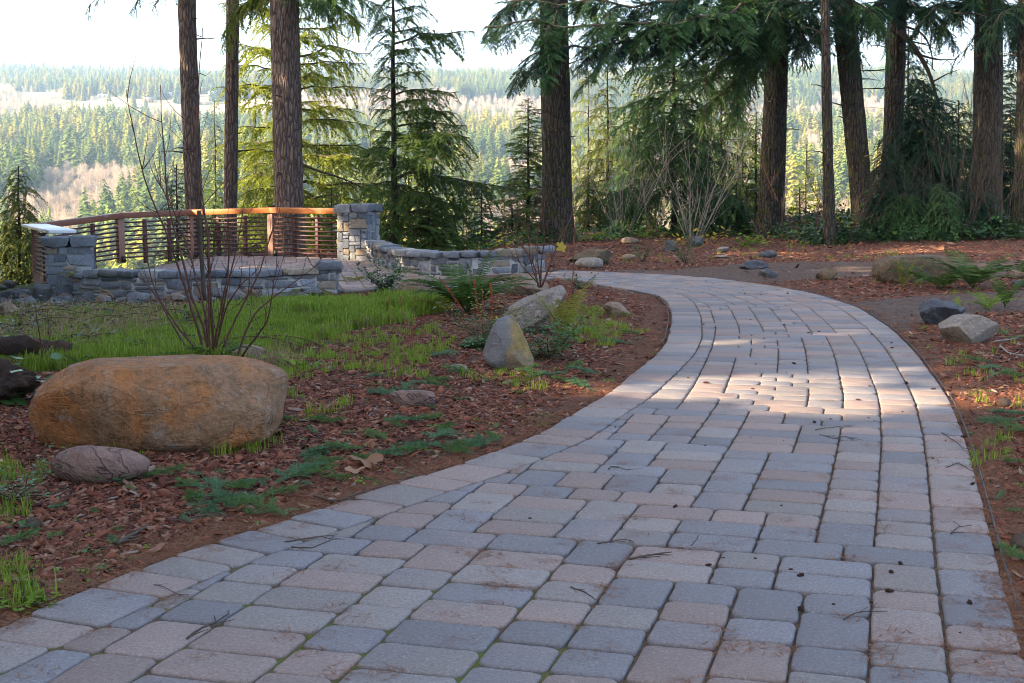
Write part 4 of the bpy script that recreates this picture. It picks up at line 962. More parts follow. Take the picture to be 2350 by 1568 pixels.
tree_at('fir_tree', 'sparse green fir low behind the railing right of the thick lichened trunk', 760, 640, 32, 430, 85, 119, 'fir_mid', n=50, zmin=.05, tr=.04, lat=.45, group=GC)
tree_at('fir_tree', 'dark green fir low behind the railing between the two left trunks', 490, 680, 33, 470, 70, 120, 'fir_dark', n=50, zmin=.05, tr=.04, lat=.45, group=GC)

for q, (nm, lab, x, yb, Zd, yt, rp, mk, kd) in enumerate([('fir_tree', 'tall dark conifer behind the trunk with dead limbs', 2085, 560, 34, 60, 110, 'fir_dark', 'droop'), ('fir_tree', 'dark conifer touching the left side of the thick right-hand trunk', 2200, 570, 33, 230, 95, 'fir_dark', 'droop'), ('hemlock_tree', 'loose dark hemlock behind the thick right-hand trunk', 2300, 560, 35, 120, 90, 'fir_dark', 'fir'),
    ('fir_tree', 'low dark fir in front of the trunk with dead limbs and the thicket', 2075, 565, 28, 445, 75, 'fir', 'droop'), ('fir_tree', 'low dark fir in front of the thick right-hand trunk', 2240, 565, 28.5, 440, 70, 'fir_dark', 'droop'), ('hemlock_tree', 'mid green hemlock behind the pale alder clump', 1455, 575, 35, 215, 95, 'fir_mid', 'droop'),
    ('fir_tree', 'green conifer behind the bough-bearing trunk', 1735, 575, 36, 250, 90, 'fir_mid', 'droop'), ('fir_tree', 'low green fir between the thick mossy trunk and the pale alder clump', 1350, 575, 33, 400, 60, 'fir_mid', 'droop'), ('fir_tree', 'low green fir left of the low green conifer by the alder stems', 1610, 570, 34, 395, 70, 'fir', 'droop'),
    ('fir_tree', 'low bushy green fir behind the right stone pillar', 905, 640, 29.5, 420, 80, 'fir', 'droop'), ('fir_tree', 'low green fir behind the curved wall left of the mossy trunk', 1175, 600, 29, 470, 60, 'fir_mid', 'fir'), ('cedar_tree', 'olive cedar behind the railing left of the right stone pillar', 740, 640, 36, 330, 90, 'cedar', 'cedar')]):
    tree_at(nm, lab, x, yb, Zd, yt, rp, 140 + q, mk, n=62 if q < 5 else 42, gaps=0 if q < 5 else .3, zmin=.04, tr=.06, lat=.5, kind=kd, droop=.45 if kd != 'fir' else .25, group=GC, prof=.5)
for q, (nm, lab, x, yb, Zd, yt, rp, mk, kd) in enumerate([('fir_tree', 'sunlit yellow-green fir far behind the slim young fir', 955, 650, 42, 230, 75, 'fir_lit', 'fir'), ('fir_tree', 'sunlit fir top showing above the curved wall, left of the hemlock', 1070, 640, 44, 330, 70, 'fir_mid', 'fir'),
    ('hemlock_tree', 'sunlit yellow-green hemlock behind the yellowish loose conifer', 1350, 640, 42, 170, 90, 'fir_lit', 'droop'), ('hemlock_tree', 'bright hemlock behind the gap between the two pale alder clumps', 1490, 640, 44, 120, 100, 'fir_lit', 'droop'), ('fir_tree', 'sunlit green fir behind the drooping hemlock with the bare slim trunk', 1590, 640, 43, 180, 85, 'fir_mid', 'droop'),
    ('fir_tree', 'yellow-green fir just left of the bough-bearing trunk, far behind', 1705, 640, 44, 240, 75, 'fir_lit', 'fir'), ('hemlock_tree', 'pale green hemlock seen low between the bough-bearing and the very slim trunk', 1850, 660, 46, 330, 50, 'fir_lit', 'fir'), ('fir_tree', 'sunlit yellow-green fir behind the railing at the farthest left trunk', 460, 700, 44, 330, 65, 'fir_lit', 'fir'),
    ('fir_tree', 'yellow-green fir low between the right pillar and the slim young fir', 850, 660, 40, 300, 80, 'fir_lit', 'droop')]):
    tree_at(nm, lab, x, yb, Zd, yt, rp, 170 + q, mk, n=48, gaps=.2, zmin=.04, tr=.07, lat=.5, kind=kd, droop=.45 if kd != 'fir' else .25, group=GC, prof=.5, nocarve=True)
# unseen trees on the left, placed and carved to shape the garden's shade
GS = 'shade firs left of the garden'
protos = [conifer('shade_fir', 'dense fir standing left of the garden, outside the view', (0, 0, 0), 17, 3.6, 300 + q, M['fir'], kind='coarse', n=95, zmin=.04, tr=.25, lat=1.5, step=.5, droop=.3, elev=(-.1, .4), group=GS, prof=.6) for q in range(0)]
for q, (x, y) in enumerate([(-10.5, -7), (-12.5, -3.5), (-11.5, .5), (-14, 4), (-13.5, 8), (-15, 11.5), (-16.5, 15), (-15.5, 19.5), (-18.5, 23), (-14, -10), (-17.5, 27.5), (-9.5, -11), (-17, -1), (-18, 5), (-19, 10), (-20.5, 18.5), (-22.5, 24.5)]):
    z = float(G0(x, y)); conifer('shade_fir', 'dense fir standing left of the garden, outside the view', (x, y, z), 15 + 2 * (q % 3) - z, 3.5, 300 + q, M['fir'], kind='coarse', n=125, zmin=.03, tr=.25, lat=1.6, step=.34, droop=.3, elev=(-.1, .4), group=GS, prof=.55, pad=.42)

# ------------------------------------------------------------------ bare shrubs
def stemline(r, p, d, L, wig=.12, up=.05, n=12, curve=None):
    P = [np.array(p, float)]; d = d / np.linalg.norm(d)
    for i in range(n):
        d = d + r.normal(0, wig, 3) * .5 + np.array([0, 0, up]); d /= np.linalg.norm(d); P.append(P[-1] + d * L / n)
    return np.array(P)
def bare(name, label, base, stems, m_, seed, group=None, cat='shrub', r0=.012, twigs=5, tl=.35, spread=.5, H=2., buds=None, kids=2):
    r = np.random.RandomState(seed); e = empty(name, base, label, cat, group); mb, mt = MB(), MB()
    for q in range(stems):
        az = q * 2.4 + r.rand(); d = np.array([math.cos(az)*spread*r.uniform(.3, 1.1), math.sin(az)*spread*r.uniform(.2, .8), 1.]); L = H * r.uniform(.5, 1.1)
        P = stemline(r, np.array(base) + np.array([math.cos(az), math.sin(az), 0]) * r.uniform(0, .06), d, L, .1, .03)
        rr = r0 * r.uniform(.6, 1.1); V, F = tube(P, np.linspace(rr, rr*.22, len(P)), 5); mb.add(V, F)
        for s_ in range(twigs):
            i = r.randint(3, len(P)-1); d2 = (P[i+0] - P[i-1]); d2 /= np.linalg.norm(d2); d2 = d2 + r.normal(0, .45, 3); T2 = stemline(r, P[i], d2, L * tl * r.uniform(.5, 1.3), .14, .06, 7)
            V, F = tube(T2, np.linspace(rr*.4, max(.0012, rr*.14), len(T2)), 4); mt.add(V, F)
            for w_ in range(kids):
                i2 = r.randint(2, len(T2)-1); d3 = (T2[i2] - T2[i2-1]); d3 = d3/np.linalg.norm(d3) + r.normal(0, .5, 3); T3 = stemline(r, T2[i2], d3, L*tl*.4*r.uniform(.5, 1.2), .15, .05, 4)
                V, F = tube(T3, np.linspace(rr*.2, max(.001, rr*.08), len(T3)), 3); mt.add(V, F)
    mb.build('stem', m_, e); mt.build('twig', m_, e)
    return e
def stemshrub(name, label, Zd, base, lines, m_, r0, seed, twn=5, cat='shrub', twl=.25):
    """stems traced as world polylines leaving one root"""
    r = np.random.RandomState(seed); b = gp(*base); e = empty(name, b, label, cat)
    for ln in lines:
        wv = r.uniform(-.25, .25); P = np.array([at(x, y, Zd + wv * i / len(ln) * 2) for i, (x, y) in enumerate(ln)]); P = resample(P, .06, 3); P[:, :] += np.cumsum(r.normal(0, .0022, P.shape), 0)
        L = len(P) * .06; rr = r0 * (.55 + .45 * min(1, L / 1.6)); mb = MB(); V, F = tube(P, np.linspace(rr, rr*.25, len(P)), 6); mb.add(V, F)
        for q in range(int(twn * max(.5, L))):
            i = r.randint(2, max(3, len(P)-1)); d = P[i] - P[i-1]; d = d/np.linalg.norm(d) + r.normal(0, .5, 3) + [0, 0, .2]; T2 = stemline(r, P[i], d, twl * r.uniform(.3, 1.3), .14, .08, 7); V, F = tube(T2, np.linspace(rr*.32, .0012, len(T2)), 4); mb.add(V, F)
        mb.build('stem', m_, e)
    return e
Zs = gp(475, 840)[1]
stemshrub('red_stem_shrub', 'large bare shrub with red brown stems rising behind the orange boulder', Zs, (475, 840), [
 [(478, 845), (455, 760), (425, 670), (395, 590), (372, 520), (340, 455), (318, 380), (300, 300), (285, 225), (284, 212)],
 [(480, 845), (470, 760), (440, 680), (415, 580), (392, 500), (378, 420), (372, 330), (365, 240), (366, 195)],
 [(470, 840), (440, 790), (395, 730), (355, 660), (345, 600), (335, 560), (330, 540)],
 [(488, 845), (488, 780), (482, 700), (478, 600), (474, 520), (452, 440), (445, 330), (450, 200), (455, 70)],
 [(484, 845), (478, 760), (480, 640), (478, 560), (470, 480), (455, 380), (440, 320)],
 [(490, 840), (505, 760), (515, 700), (530, 620), (545, 560), (555, 500), (560, 460)],
 [(500, 840), (520, 780), (560, 700), (595, 640), (612, 580), (628, 520), (640, 470), (640, 450)],
 [(545, 840), (565, 800), (590, 770), (615, 740), (620, 690), (622, 650), (638, 600)],
 [(540, 835), (560, 780), (580, 720), (620, 690), (660, 660), (700, 630), (735, 605)],
 [(455, 835), (430, 800), (405, 760), (385, 720), (360, 680), (330, 650), (315, 620)],
 [(425, 830), (390, 815), (350, 805), (320, 800)],
 [(486, 840), (500, 760), (520, 690), (555, 650), (590, 620)],
 [(480, 800), (470, 700), (452, 640), (430, 560), (395, 470), (350, 400), (345, 370)],
 [(488, 800), (510, 700), (530, 600), (525, 540), (530, 500)],
], M['stem_red'], .0105, 5, 7, twl=.35)
e = empty('stake', (*gp(470, 700)[:2], -.2), 'weathered grey wooden stake standing in the bare red shrub', 'stake')
Zk = gp(470, 720)[1] ; P = np.array([at(457, 483, Zk), at(460, 560, Zk), at(470, 690, Zk)]); mb = MB(); V, F = tube(resample(P, .1), .022, 8); mb.add(V, F); mb.build('pole', M['branch'], e)
stemshrub('red_stem_shrub', 'bare red brown shrub in front of the curved wall end', 15.3, (1235, 655), [
 [(1235, 660), (1225, 610), (1200, 570), (1170, 540), (1155, 500), (1140, 480)], [(1240, 660), (1240, 600), (1250, 540), (1245, 480), (1235, 440)], [(1243, 660), (1262, 600), (1285, 540), (1312, 500), (1316, 440)],
 [(1238, 660), (1215, 600), (1212, 540), (1195, 490)], [(1245, 655), (1270, 590), (1290, 560), (1300, 520), (1330, 470)], [(1240, 655), (1230, 590), (1235, 520), (1250, 470)], [(1236, 650), (1205, 620), (1180, 590), (1160, 570)]], M['stem_red'], .012, 6, 9, twl=.3)
for q, (x, y, yt, lab) in enumerate([(1318, 690, 440, 'single tall red brown shoot in front of the thick mossy trunk'), (1000, 700, 540, 'thin red shoots with orange seeds left of the dark fern')][:1]):
    stemshrub('sapling', lab, gp(x, y)[1], (x, y), [[(x-14, y + 8), (x-4, y-60), (x-2, y-150), (x-1, yt)]], M['twig_red'], .009, 60+q, 2)
stemshrub('sapling', 'thin reddish sapling with forked twigs standing in the grass', gp(945, 800)[1], (945, 800), [[(945, 805), (940, 760), (918, 715), (917, 650)], [(945, 800), (945, 730), (948, 690), (944, 640)], [(942, 780), (915, 760), (895, 725), (885, 680)], [(944, 760), (965, 740), (975, 700)]], M['twig_red'], .006, 63, 6, twl=.15)
stemshrub('sapling', 'straight pale dry stalk left of the forked reddish sapling', gp(843, 790)[1], (843, 790), [[(843, 790), (843, 740), (845, 690), (844, 650)]], M['drygrass'], .005, 64, 2, twl=.08)
stemshrub('sapling', 'thin dark sapling at the left edge of the grass, beside the brambles', gp(100, 850)[1], (100, 850), [[(102, 850), (98, 800), (88, 750), (82, 700)], [(100, 820), (112, 790), (118, 760)], [(96, 790), (60, 770), (40, 760)]], M['stem_red'], .01, 65, 6, twl=.2)
GB = 'bare alder and maple shrubs at the edge of the slope'
bl = [(1430, 565, 32, 12, 2.9, .55, .016, 'pale bare alder clump just right of the thick mossy trunk', 'branch_grey', 71), (1385, 570, 33, 8, 2.6, .5, .012, 'thin pale bare alder between mossy trunk and taller alder clump', 'branch_grey', 77),
      (1590, 568, 31, 14, 2.6, .65, .016, 'pale bare alder fan with white stems beside the slim bare trunk', 'branch_grey', 72), (1500, 565, 32, 7, 2.4, .5, .011, 'grey bare shrub between the two pale alder clumps', 'branch_grey', 73),
      (1860, 585, 28, 10, 2.0, .6, .011, 'dark bare shrub between the bough-bearing trunk and the slim trunk', 'stem_red', 74), (1945, 585, 27.5, 10, 1.9, .6, .011, 'dark bare shrub at the foot of the leaning trunk', 'stem_red', 75),
      (2200, 580, 28, 14, 3.2, .6, .013, 'dark bare thicket of thin stems left of the thick right-hand trunk', 'branch', 76), (2300, 580, 28, 10, 3.0, .6, .012, 'dark bare thicket between the last two trunks', 'branch', 78),
      (2100, 580, 28, 9, 2.8, .5, .012, 'dark thin stems in front of the trunk with dead limbs', 'branch', 79), (1150, 620, 28, 8, 1.8, .5, .008, 'thin brown bare shrub behind the curved wall left of the mossy trunk', 'stem_red', 80),
      (1060, 620, 28, 6, 2.2, .4, .007, 'wispy brown bare shrub behind the curved wall near the low firs', 'stem_red', 81), (560, 640, 31, 7, 2.4, .5, .01, 'pale bare twiggy shrub behind the railing between the slim and lichened trunks', 'branch_grey', 82),
      (1775, 575, 29, 6, 1.4, .6, .009, 'small bare shrub at the foot of the bough-bearing trunk', 'branch', 83), (1320, 575, 30, 7, 1.3, .6, .008, 'small reddish bare shrub at the foot of the thick mossy trunk', 'stem_red', 84),
      (1470, 600, 37, 12, 5.0, .45, .02, 'tall pale bare maple rising behind the alder clumps', 'branch_grey', 85), (1110, 620, 36, 12, 4.2, .5, .018, 'tall pale bare tree behind the low firs by the curved wall', 'branch_grey', 86), (1680, 600, 36, 11, 4.6, .5, .018, 'tall pale bare maple behind the alder fan, left of the bough-bearing trunk', 'branch_grey', 87)]
for (x, y, Zd, ns, H, sp, r0, lab, mk, sd) in bl:
    p = at(x, y, Zd); p[2] = min(float(G0(p[0], p[1])), p[2]) - .05
    H = H + max(0, -p[2]) * .7
    bare('alder_shrub' if mk == 'branch_grey' else 'bare_shrub', lab, p, ns, M[mk], sd, GB, H=H, r0=r0, spread=sp, twigs=6, tl=.4)

# ------------------------------------------------------------------ ferns and leafy plants
def fern(label, base, n, L, m_, seed, up=.9, group='ferns', arcs=None, w=.12, az0=None, spread=6.28, p=None):
    r = np.random.RandomState(seed); b = gp(*base) if p is None else p; e = empty('fern', b, label, 'fern', group)
    for q in range(n):
        az = (q + r.rand()*.6) / n * spread + (r.rand()*.3 if az0 is None else az0); l = L * r.uniform(.7, 1.1); el = up * r.uniform(.75, 1.2); dv = np.array([math.cos(az), math.sin(az), 0.])
        t = np.linspace(0, 1, 30)[:, None]; P = b + dv * l * (t * math.cos(el) + .22*t*t) + np.array([0, 0, 1.]) * l * (t * math.sin(min(el, 1.5)) - (.42 - .22*(up > 1)) * t**2.2)
        T = np.gradient(P, axis=0); T /= np.linalg.norm(T, axis=1, keepdims=True); sd = np.cross(T, [0, 0, 1.]); sd /= np.linalg.norm(sd, axis=1, keepdims=True); up_ = np.cross(sd, T)
        mb = MB(); V, F = tube(P, np.linspace(.004, .0012, 30), 4); mb.add(V, F, (.2, 0, 0))
        VV, FF, C = [], [], []
        for i in range(4, 30):
            f = i / 29; pl = w * l / .6 * math.sin(math.pi * min(1, (1 - f) * .93 + .04)) ** .7 * r.uniform(.88, 1.08); pw = l / 29 * .5
            for s_ in (-1, 1):
                for k_ in (0,):
                    if i == 29 and k_: continue
                    p0 = P[i] + (T[i] * l / 29 * k_); d = sd[i] * s_ + T[i] * .25 + up_[i] * r.normal(.0, .08); bI = len(VV); rc = r.rand()
                    VV += [p0 - T[i]*pw*.5, p0 + T[i]*pw*.5, p0 + d*pl*.6 + T[i]*pw*.4, p0 + d*pl - [0, 0, .1*pl], p0 + d*pl*.6 - T[i]*pw*.45]; FF.append([bI, bI+1, bI+2, bI+3, bI+4]); C += [[rc, rc*.6, 0]] * 5
        mb.add(np.array(VV), np.array(FF), np.array(C)); mb.build('frond', M[m_], e)
    return e
fern('large dark green sword fern in front of the curved wall', (1072, 718), 26, .92, 'fern', 1, .95, w=.09)
fern('upright fern fronds rising behind the large dark fern', (1088, 700), 4, .85, 'fern', 2, 1.4, w=.06)
fern('yellow-green fern growing against the pale leaning slab', (1290, 790), 8, .62, 'fern_yellow', 3, 1.35, w=.075)
fern('small yellow fern at the left foot of the large dark fern', (1010, 716), 6, .4, 'fern_yellow', 4, .8)
fern('green fern at the foot of the bare red shrub', (490, 842), 8, .42, 'fern', 5, .9)
fern('brownish green fern in front of the end block of the front wall', (700, 676), 9, .55, 'fern_yellow', 6, .5)
fern('large green fern right of the mossy brown boulder', (2232, 662), 12, .85, 'fern', 7, 1.0)
fern('arching fern in front of the mossy brown boulder', (2160, 664), 9, .75, 'fern', 8, .8)
fern('thin brown-green fern left part of the mossy brown boulder', (2070, 664), 5, .6, 'fern_yellow', 9, 1.3, w=.06)
fern('small bright fern beyond the dark blue grey jagged rock', (2268, 712), 6, .4, 'leaf_lime', 10, .9)
fern('small upright fern at the right edge behind the pale slab', (2306, 706), 5, .45, 'fern', 11, 1.2)
fern('green fern at the right edge beside the pinkish rock', (2345, 640), 8, .6, 'fern', 12, .9)
fern('short green fern between the dark rock and the pale slab', (2188, 742), 3, .3, 'leaf_lime', 13, 1.1)
fern('yellowish fern beside the curved wall right of the patio', (815, 655), 6, .4, 'fern_yellow', 14, .8)
fern('small drooping fern growing on the left pillar', None, 6, .35, 'fern_yellow', 15, .3, p=np.array([-5.95, 18.2, .05]))
def leafy(name, label, base, H, Wd, nl, ls, m_, seed, stems=7, ms='branch', group=None, cat='plant', tops=None, p=None):
    r = np.random.RandomState(seed); b = gp(*base) if p is None else p; e = empty(name, b, label, cat, group); mb, ml, m2 = MB(), MB(), MB()
    SP = []
    for q in range(stems):
        az = q*2.4 + r.rand(); d = np.array([math.cos(az)*Wd, math.sin(az)*Wd, H * r.uniform(.6, 1.2)]); P = stemline(r, b, d, H * r.uniform(.6, 1.15), .16, 0., 8); V, F = tube(P, np.linspace(.004, .0015, len(P)), 4); mb.add(V, F); SP.append(P)
    def leaves(n_, mbx, only_top=False, s_=1.):
        V, F, C = [], [], []
        for q in range(n_):
            P = SP[r.randint(len(SP))]; t = r.uniform(1.2 if not only_top else 5, len(P)-1.01); i = int(t); p = P[i] + (P[i+1]-P[i]) * (t-i) + r.normal(0, ls*.9, 3) * [1, 1, .5]; az = r.rand()*6.28; d = np.array([math.cos(az), math.sin(az), r.normal(.2, .35)]); d /= np.linalg.norm(d)
            a = np.cross(d, [0, 0, 1.]); a /= np.linalg.norm(a); L = ls * r.uniform(.6, 1.2) * s_; w_ = L * .3; p = p + d * L * .25; k = len(V); rc = r.rand(); u = np.cross(a, d) * L * .08
            V += [p, p + d*L*.35 + a*w_ - u, p + d*L*.75 + a*w_*.7 - u, p + d*L - u*2, p + d*L*.75 - a*w_*.7 - u, p + d*L*.35 - a*w_ - u]; F.append([k, k+1, k+2, k+3, k+4, k+5]); C += [[rc, rc, 0]] * 6
        mbx.add(np.array(V), np.array(F), np.array(C))
    leaves(nl, ml); mb.build('stem', M[ms], e); ml.build('foliage', M[m_], e)
    if tops: leaves(nl//3, m2, True, .8); m2.build('foliage', M[tops], e)
    return e
leafy('leafy_shrub', 'small glossy dark shrub right of the pointed rock', (1262, 822), .4, .4, 620, .042, 'leaf', 1, 9)
leafy('leafy_shrub', 'yellow and green leaved shrub between large fern and pointed rock', (1112, 786), .46, .32, 620, .038, 'leaf', 2, 10, 'twig_red', tops='leaf_yellow')
leafy('leafy_shrub', 'low dark green leafy clump left of the pointed rock', (1098, 800), .18, .34, 380, .045, 'leaf', 3, 7)
leafy('leafy_plant', 'broad-leaved green plant beside the rotten log at the left', (62, 925), .3, .35, 40, .12, 'leaf', 4, 6)
leafy('leafy_plant', 'broad-leaved green plant on the mulch right of the bare red stems', (678, 846), .17, .4, 46, .075, 'leaf_lime', 5, 6)
leafy('leafy_shrub', 'tiny-leaved green and white shrub at the left edge beside the oval cobble', (30, 1150), .3, .4, 420, .022, 'leaf', 6, 10, 'stem_red')
leafy('leafy_shrub', 'dark small-leaved shrub where the path turns behind the pale slab', (1334, 664), .34, .4, 170, .045, 'leaf', 7, 8)
leafy('leafy_shrub', 'small dark round shrub in the mulch beyond the path', (1572, 606), .5, .35, 260, .05, 'leaf', 8, 10)
leafy('leafy_shrub', 'dark small shrub right of the tiny tan rock', (1474, 602), .42, .3, 180, .05, 'leaf', 9, 8)
leafy('leafy_shrub', 'bushy green shrub in front of the curved wall near the patio', (880, 668), .55, .5, 900, .055, 'leaf', 10, 14)
leafy('leafy_plant', 'clump of small green clover leaves at the lower left edge', (52, 1392), .12, .6, 160, .028, 'leaf_lime', 11, 14)
leafy('leafy_plant', 'bright green plant at the foot of the bough-bearing trunk', (1728, 566), .42, .4, 90, .14, 'leaf_lime', 12, 8)
leafy('leafy_plant', 'yellow-leaved plant right of the pale alder fan', (1640, 560), .6, .45, 46, .13, 'leaf_yellow', 13, 7)
leafy('leafy_plant', 'yellow-green leaves on thin stems left of the leaning trunk', (1940, 500), .5, .5, 40, .14, 'leaf_lime', 14, 6, p=at(1945, 520, 29))
leafy('leafy_plant', 'sparse yellowing leaves at the foot of the slope between alders', (1545, 566), .4, .6, 40, .12, 'leaf_yellow', 15, 7)
leafy('leafy_plant', 'orange rust-leaved plant behind the curved wall', (1040, 585), .5, .4, 30, .13, 'leaf_yellow', 16, 5, p=at(1145, 575, 26))
def seedstalk(label, base, top, seed):
    b = gp(*base); t = at(top[0], top[1], b[1]); r = np.random.RandomState(seed); e = empty('seed_stalk', b, label, 'plant', 'rust coloured seed stalks'); P = resample(np.array([b, (b+t)/2 + [.01, 0, 0], t]), .03, 2); mb = MB(); V, F = tube(P, .0035, 5); mb.add(V, F); mb.build('stem', M['twig_red'], e)
    V, F, C = [], [], []
    for q in range(120):
        i = r.randint(int(len(P)*.35), len(P)); p = P[i]; d = r.normal(0, 1, 3); d /= np.linalg.norm(d); L = .022; a = np.cross(d, [0, .3, 1.]); a /= np.linalg.norm(a); k = len(V); V += [p, p+d*L*.5+a*L*.35, p+d*L, p+d*L*.5-a*L*.35]; F.append([k, k+1, k+2, k+3]); C += [[r.rand()]*3]*4
    mb = MB(); mb.add(np.array(V), np.array(F), np.array(C)); mb.build('seed_head', M['leaf_red'], e)
seedstalk('rust coloured seed stalk leaning left in front of the dark fern', (1075, 735), (1010, 640), 1)
seedstalk('tallest rust coloured seed stalk in front of the dark fern', (1098, 760), (1088, 645), 2)
seedstalk('rust coloured seed stalk right of the dark fern', (1128, 770), (1126, 655), 3)
e = empty('log', gp(40, 935), 'dark rotten log end lying behind the huge orange boulder at the left edge', 'log')
V, F = rockshape(77, 'ang', 5, 3.); V = V * (1 + .5*(fbm(V[:, 0]*7, V[:, 1]*7, V[:, 2]*3, 4, 4)-.5))[:, None] * [.25, .2, .14]; c0 = gp(-6, 945); c0 = c0 + [-.12, .25, .1]; mb = MB(); mb.add(V + c0, F); mb.build('rotten_wood', rockmat('rotten_wood', (.05, .028, .02), (.1, .05, .03), (.025, .015, .012), (.16, .09, .06), .62, 8), e, True)
P = resample(np.array([gp(-60, 850) + [0, .2, .15], gp(60, 845) + [0, .2, .13], gp(150, 840) + [0, .1, .08]]), .03, 3); V, F = tube(P, .07 * (1 + .3 * (fbm(np.arange(len(P))*.2, 0) - .5)), 12); V = V + (np.stack([fbm(V[:, 0]*9, V[:, 1]*9, V[:, 2]*9, q, 4) for q in range(3)], 1) - .5) * .09; mb = MB(); mb.add(V, F); mb.build('root_arm', bpy.data.materials['rotten_wood'], e, True)
# ------------------------------------------------------------------ scattering (ground cover and the far woods)
def scatter(name, pts, rot, scl, idx, variants, kind='stuff'):
    me = bpy.data.meshes.new(name); me.vertices.add(len(pts)); me.vertices.foreach_set('co', np.asarray(pts, np.float32).ravel())
    a = me.attributes.new('rot', 'FLOAT_VECTOR', 'POINT'); a.data.foreach_set('vector', np.asarray(rot, np.float32).ravel())
    a = me.attributes.new('scl', 'FLOAT_VECTOR', 'POINT'); a.data.foreach_set('vector', np.asarray(scl, np.float32).ravel())
    a = me.attributes.new('idx', 'INT', 'POINT'); a.data.foreach_set('value', np.asarray(idx, np.int32))
    c = bpy.data.collections.new(name + '_variants')
    for i, v in enumerate(variants): v.name = '%s_variant_%02d' % (name, i); c.objects.link(v)
    ng = bpy.data.node_groups.new(name, 'GeometryNodeTree'); ng.interface.new_socket('Geometry', in_out='INPUT', socket_type='NodeSocketGeometry'); ng.interface.new_socket('Geometry', in_out='OUTPUT', socket_type='NodeSocketGeometry')
    N, L = ng.nodes, ng.links; gi = N.new('NodeGroupInput'); go = N.new('NodeGroupOutput'); ip = N.new('GeometryNodeInstanceOnPoints'); ci = N.new('GeometryNodeCollectionInfo')
    ci.inputs[0].default_value = c; ci.inputs[1].default_value = True; ci.inputs[2].default_value = True
    def na(nm, t): x = N.new('GeometryNodeInputNamedAttribute'); x.data_type = t; x.inputs[0].default_value = nm; return x.outputs[0]
    L.new(gi.outputs[0], ip.inputs['Points']); L.new(ci.outputs[0], ip.inputs['Instance']); ip.inputs['Pick Instance'].default_value = True
    L.new(na('idx', 'INT'), ip.inputs['Instance Index']); L.new(na('rot', 'FLOAT_VECTOR'), ip.inputs['Rotation']); L.new(na('scl', 'FLOAT_VECTOR'), ip.inputs['Scale']); L.new(ip.outputs[0], go.inputs[0])
    o = bpy.data.objects.new(name, me); col.objects.link(o); m = o.modifiers.new('scatter', 'NODES'); m.node_group = ng
    return tag(o, kind=kind)
r = np.random.RandomState(99)
def wedge(n, y0, y1, pw=1.5, pad=.8):            # random points inside the seen wedge, denser near
    y = (y0**(1-pw) + r.rand(n) * (y1**(1-pw) - y0**(1-pw)))**(1/(1-pw)); x = (r.rand(n)*2 - 1) * (.388*y + pad); return x, y
# bark chips
def chipmesh(q):
    rr = np.random.RandomState(q); n = rr.randint(5, 8); a = np.sort(rr.rand(n)*6.28); rad = rr.uniform(.6, 1.1, n); x, y = np.cos(a)*rad, np.sin(a)*rad*.55; z = rr.uniform(-.12, .12, n)
    V = np.vstack([np.c_[x, y, z - .1], np.c_[x*.92, y*.92, z + .12]]); i = np.arange(n); j = (i+1) % n
    mb = MB(); mb.add(V, [np.stack([i, j, n+j, n+i], -1), (n+i)[None]]); return mb.build('chip', M['chip'], 'free')
x, y = wedge(300000, 2.6, 34, 2.0, 2.2)
dl = np.minimum(pdist(x, y, LC[::4]), pdist(x, y, RC[::4]))
isg = inpoly(x, y, GRASS) | inpoly(x, y, GRAV1) | inpoly(x, y, GRAV2)
ok = ~onpath(x, y) & (dl > .02) & ~(isg & (r.rand(len(x)) > .06)) & (r.rand(len(x)) < .18 + .82 * sm(.1, .4, dl)) & (y < np.interp(x, EX, EY) + .5) & ~((x < -4.8) & (y > 11.5))
x, y = x[ok], y[ok]; n = len(x); z = Gm(x, y)
s_ = r.gamma(4., .0042, n) + .006; s_ *= 1 + .04 * np.maximum(0, y - 8)
scatter('bark_mulch', np.c_[x, y, z + s_*.12], np.c_[r.normal(0, .35, n), r.normal(0, .35, n), r.rand(n)*6.28], np.c_[s_, s_, s_*.8], r.randint(0, 6, n), [chipmesh(q) for q in range(6)])
# brown needle litter along the path edge
def littermesh(q):
    rr = np.random.RandomState(q+50); V, F, C = [], [], []
    for i in range(40):
        p = rr.uniform(-.05, .05, 3) * [1, 1, .1]; a = rr.rand()*3.14; d = np.array([math.cos(a), math.sin(a), rr.normal(0, .15)])*rr.uniform(.008, .018); w_ = np.array([-d[1], d[0], 0])*.06; k = len(V); V += [p-d-w_, p-d+w_, p+d+w_, p+d-w_]; F.append([k, k+1, k+2, k+3]); C += [[rr.rand()]*3]*4
    mb = MB(); mb.add(np.array(V), np.array(F), np.array(C)); return mb.build('litter', M['litter'], 'free')
x, y = wedge(60000, 2.6, 18, 1.8); dl = np.minimum(pdist(x, y, LC[::4]), pdist(x, y, RC[::4])); op = onpath(x, y)
ok = (~op & (r.rand(len(x)) < np.exp(-dl/.22))) | (op & (r.rand(len(x)) < .007 + .12*np.exp(-dl/.05))); x, y = x[ok], y[ok]; n = len(x)
z = np.where(onpath(x, y), .001, Gm(x, y) + .004)
scatter('needle_litter', np.c_[x, y, z], np.c_[np.zeros(n), np.zeros(n), r.rand(n)*6.28], np.ones((n, 3)) * r.uniform(.7, 1.3, (n, 1)), r.randint(0, 4, n), [littermesh(q) for q in range(4)])
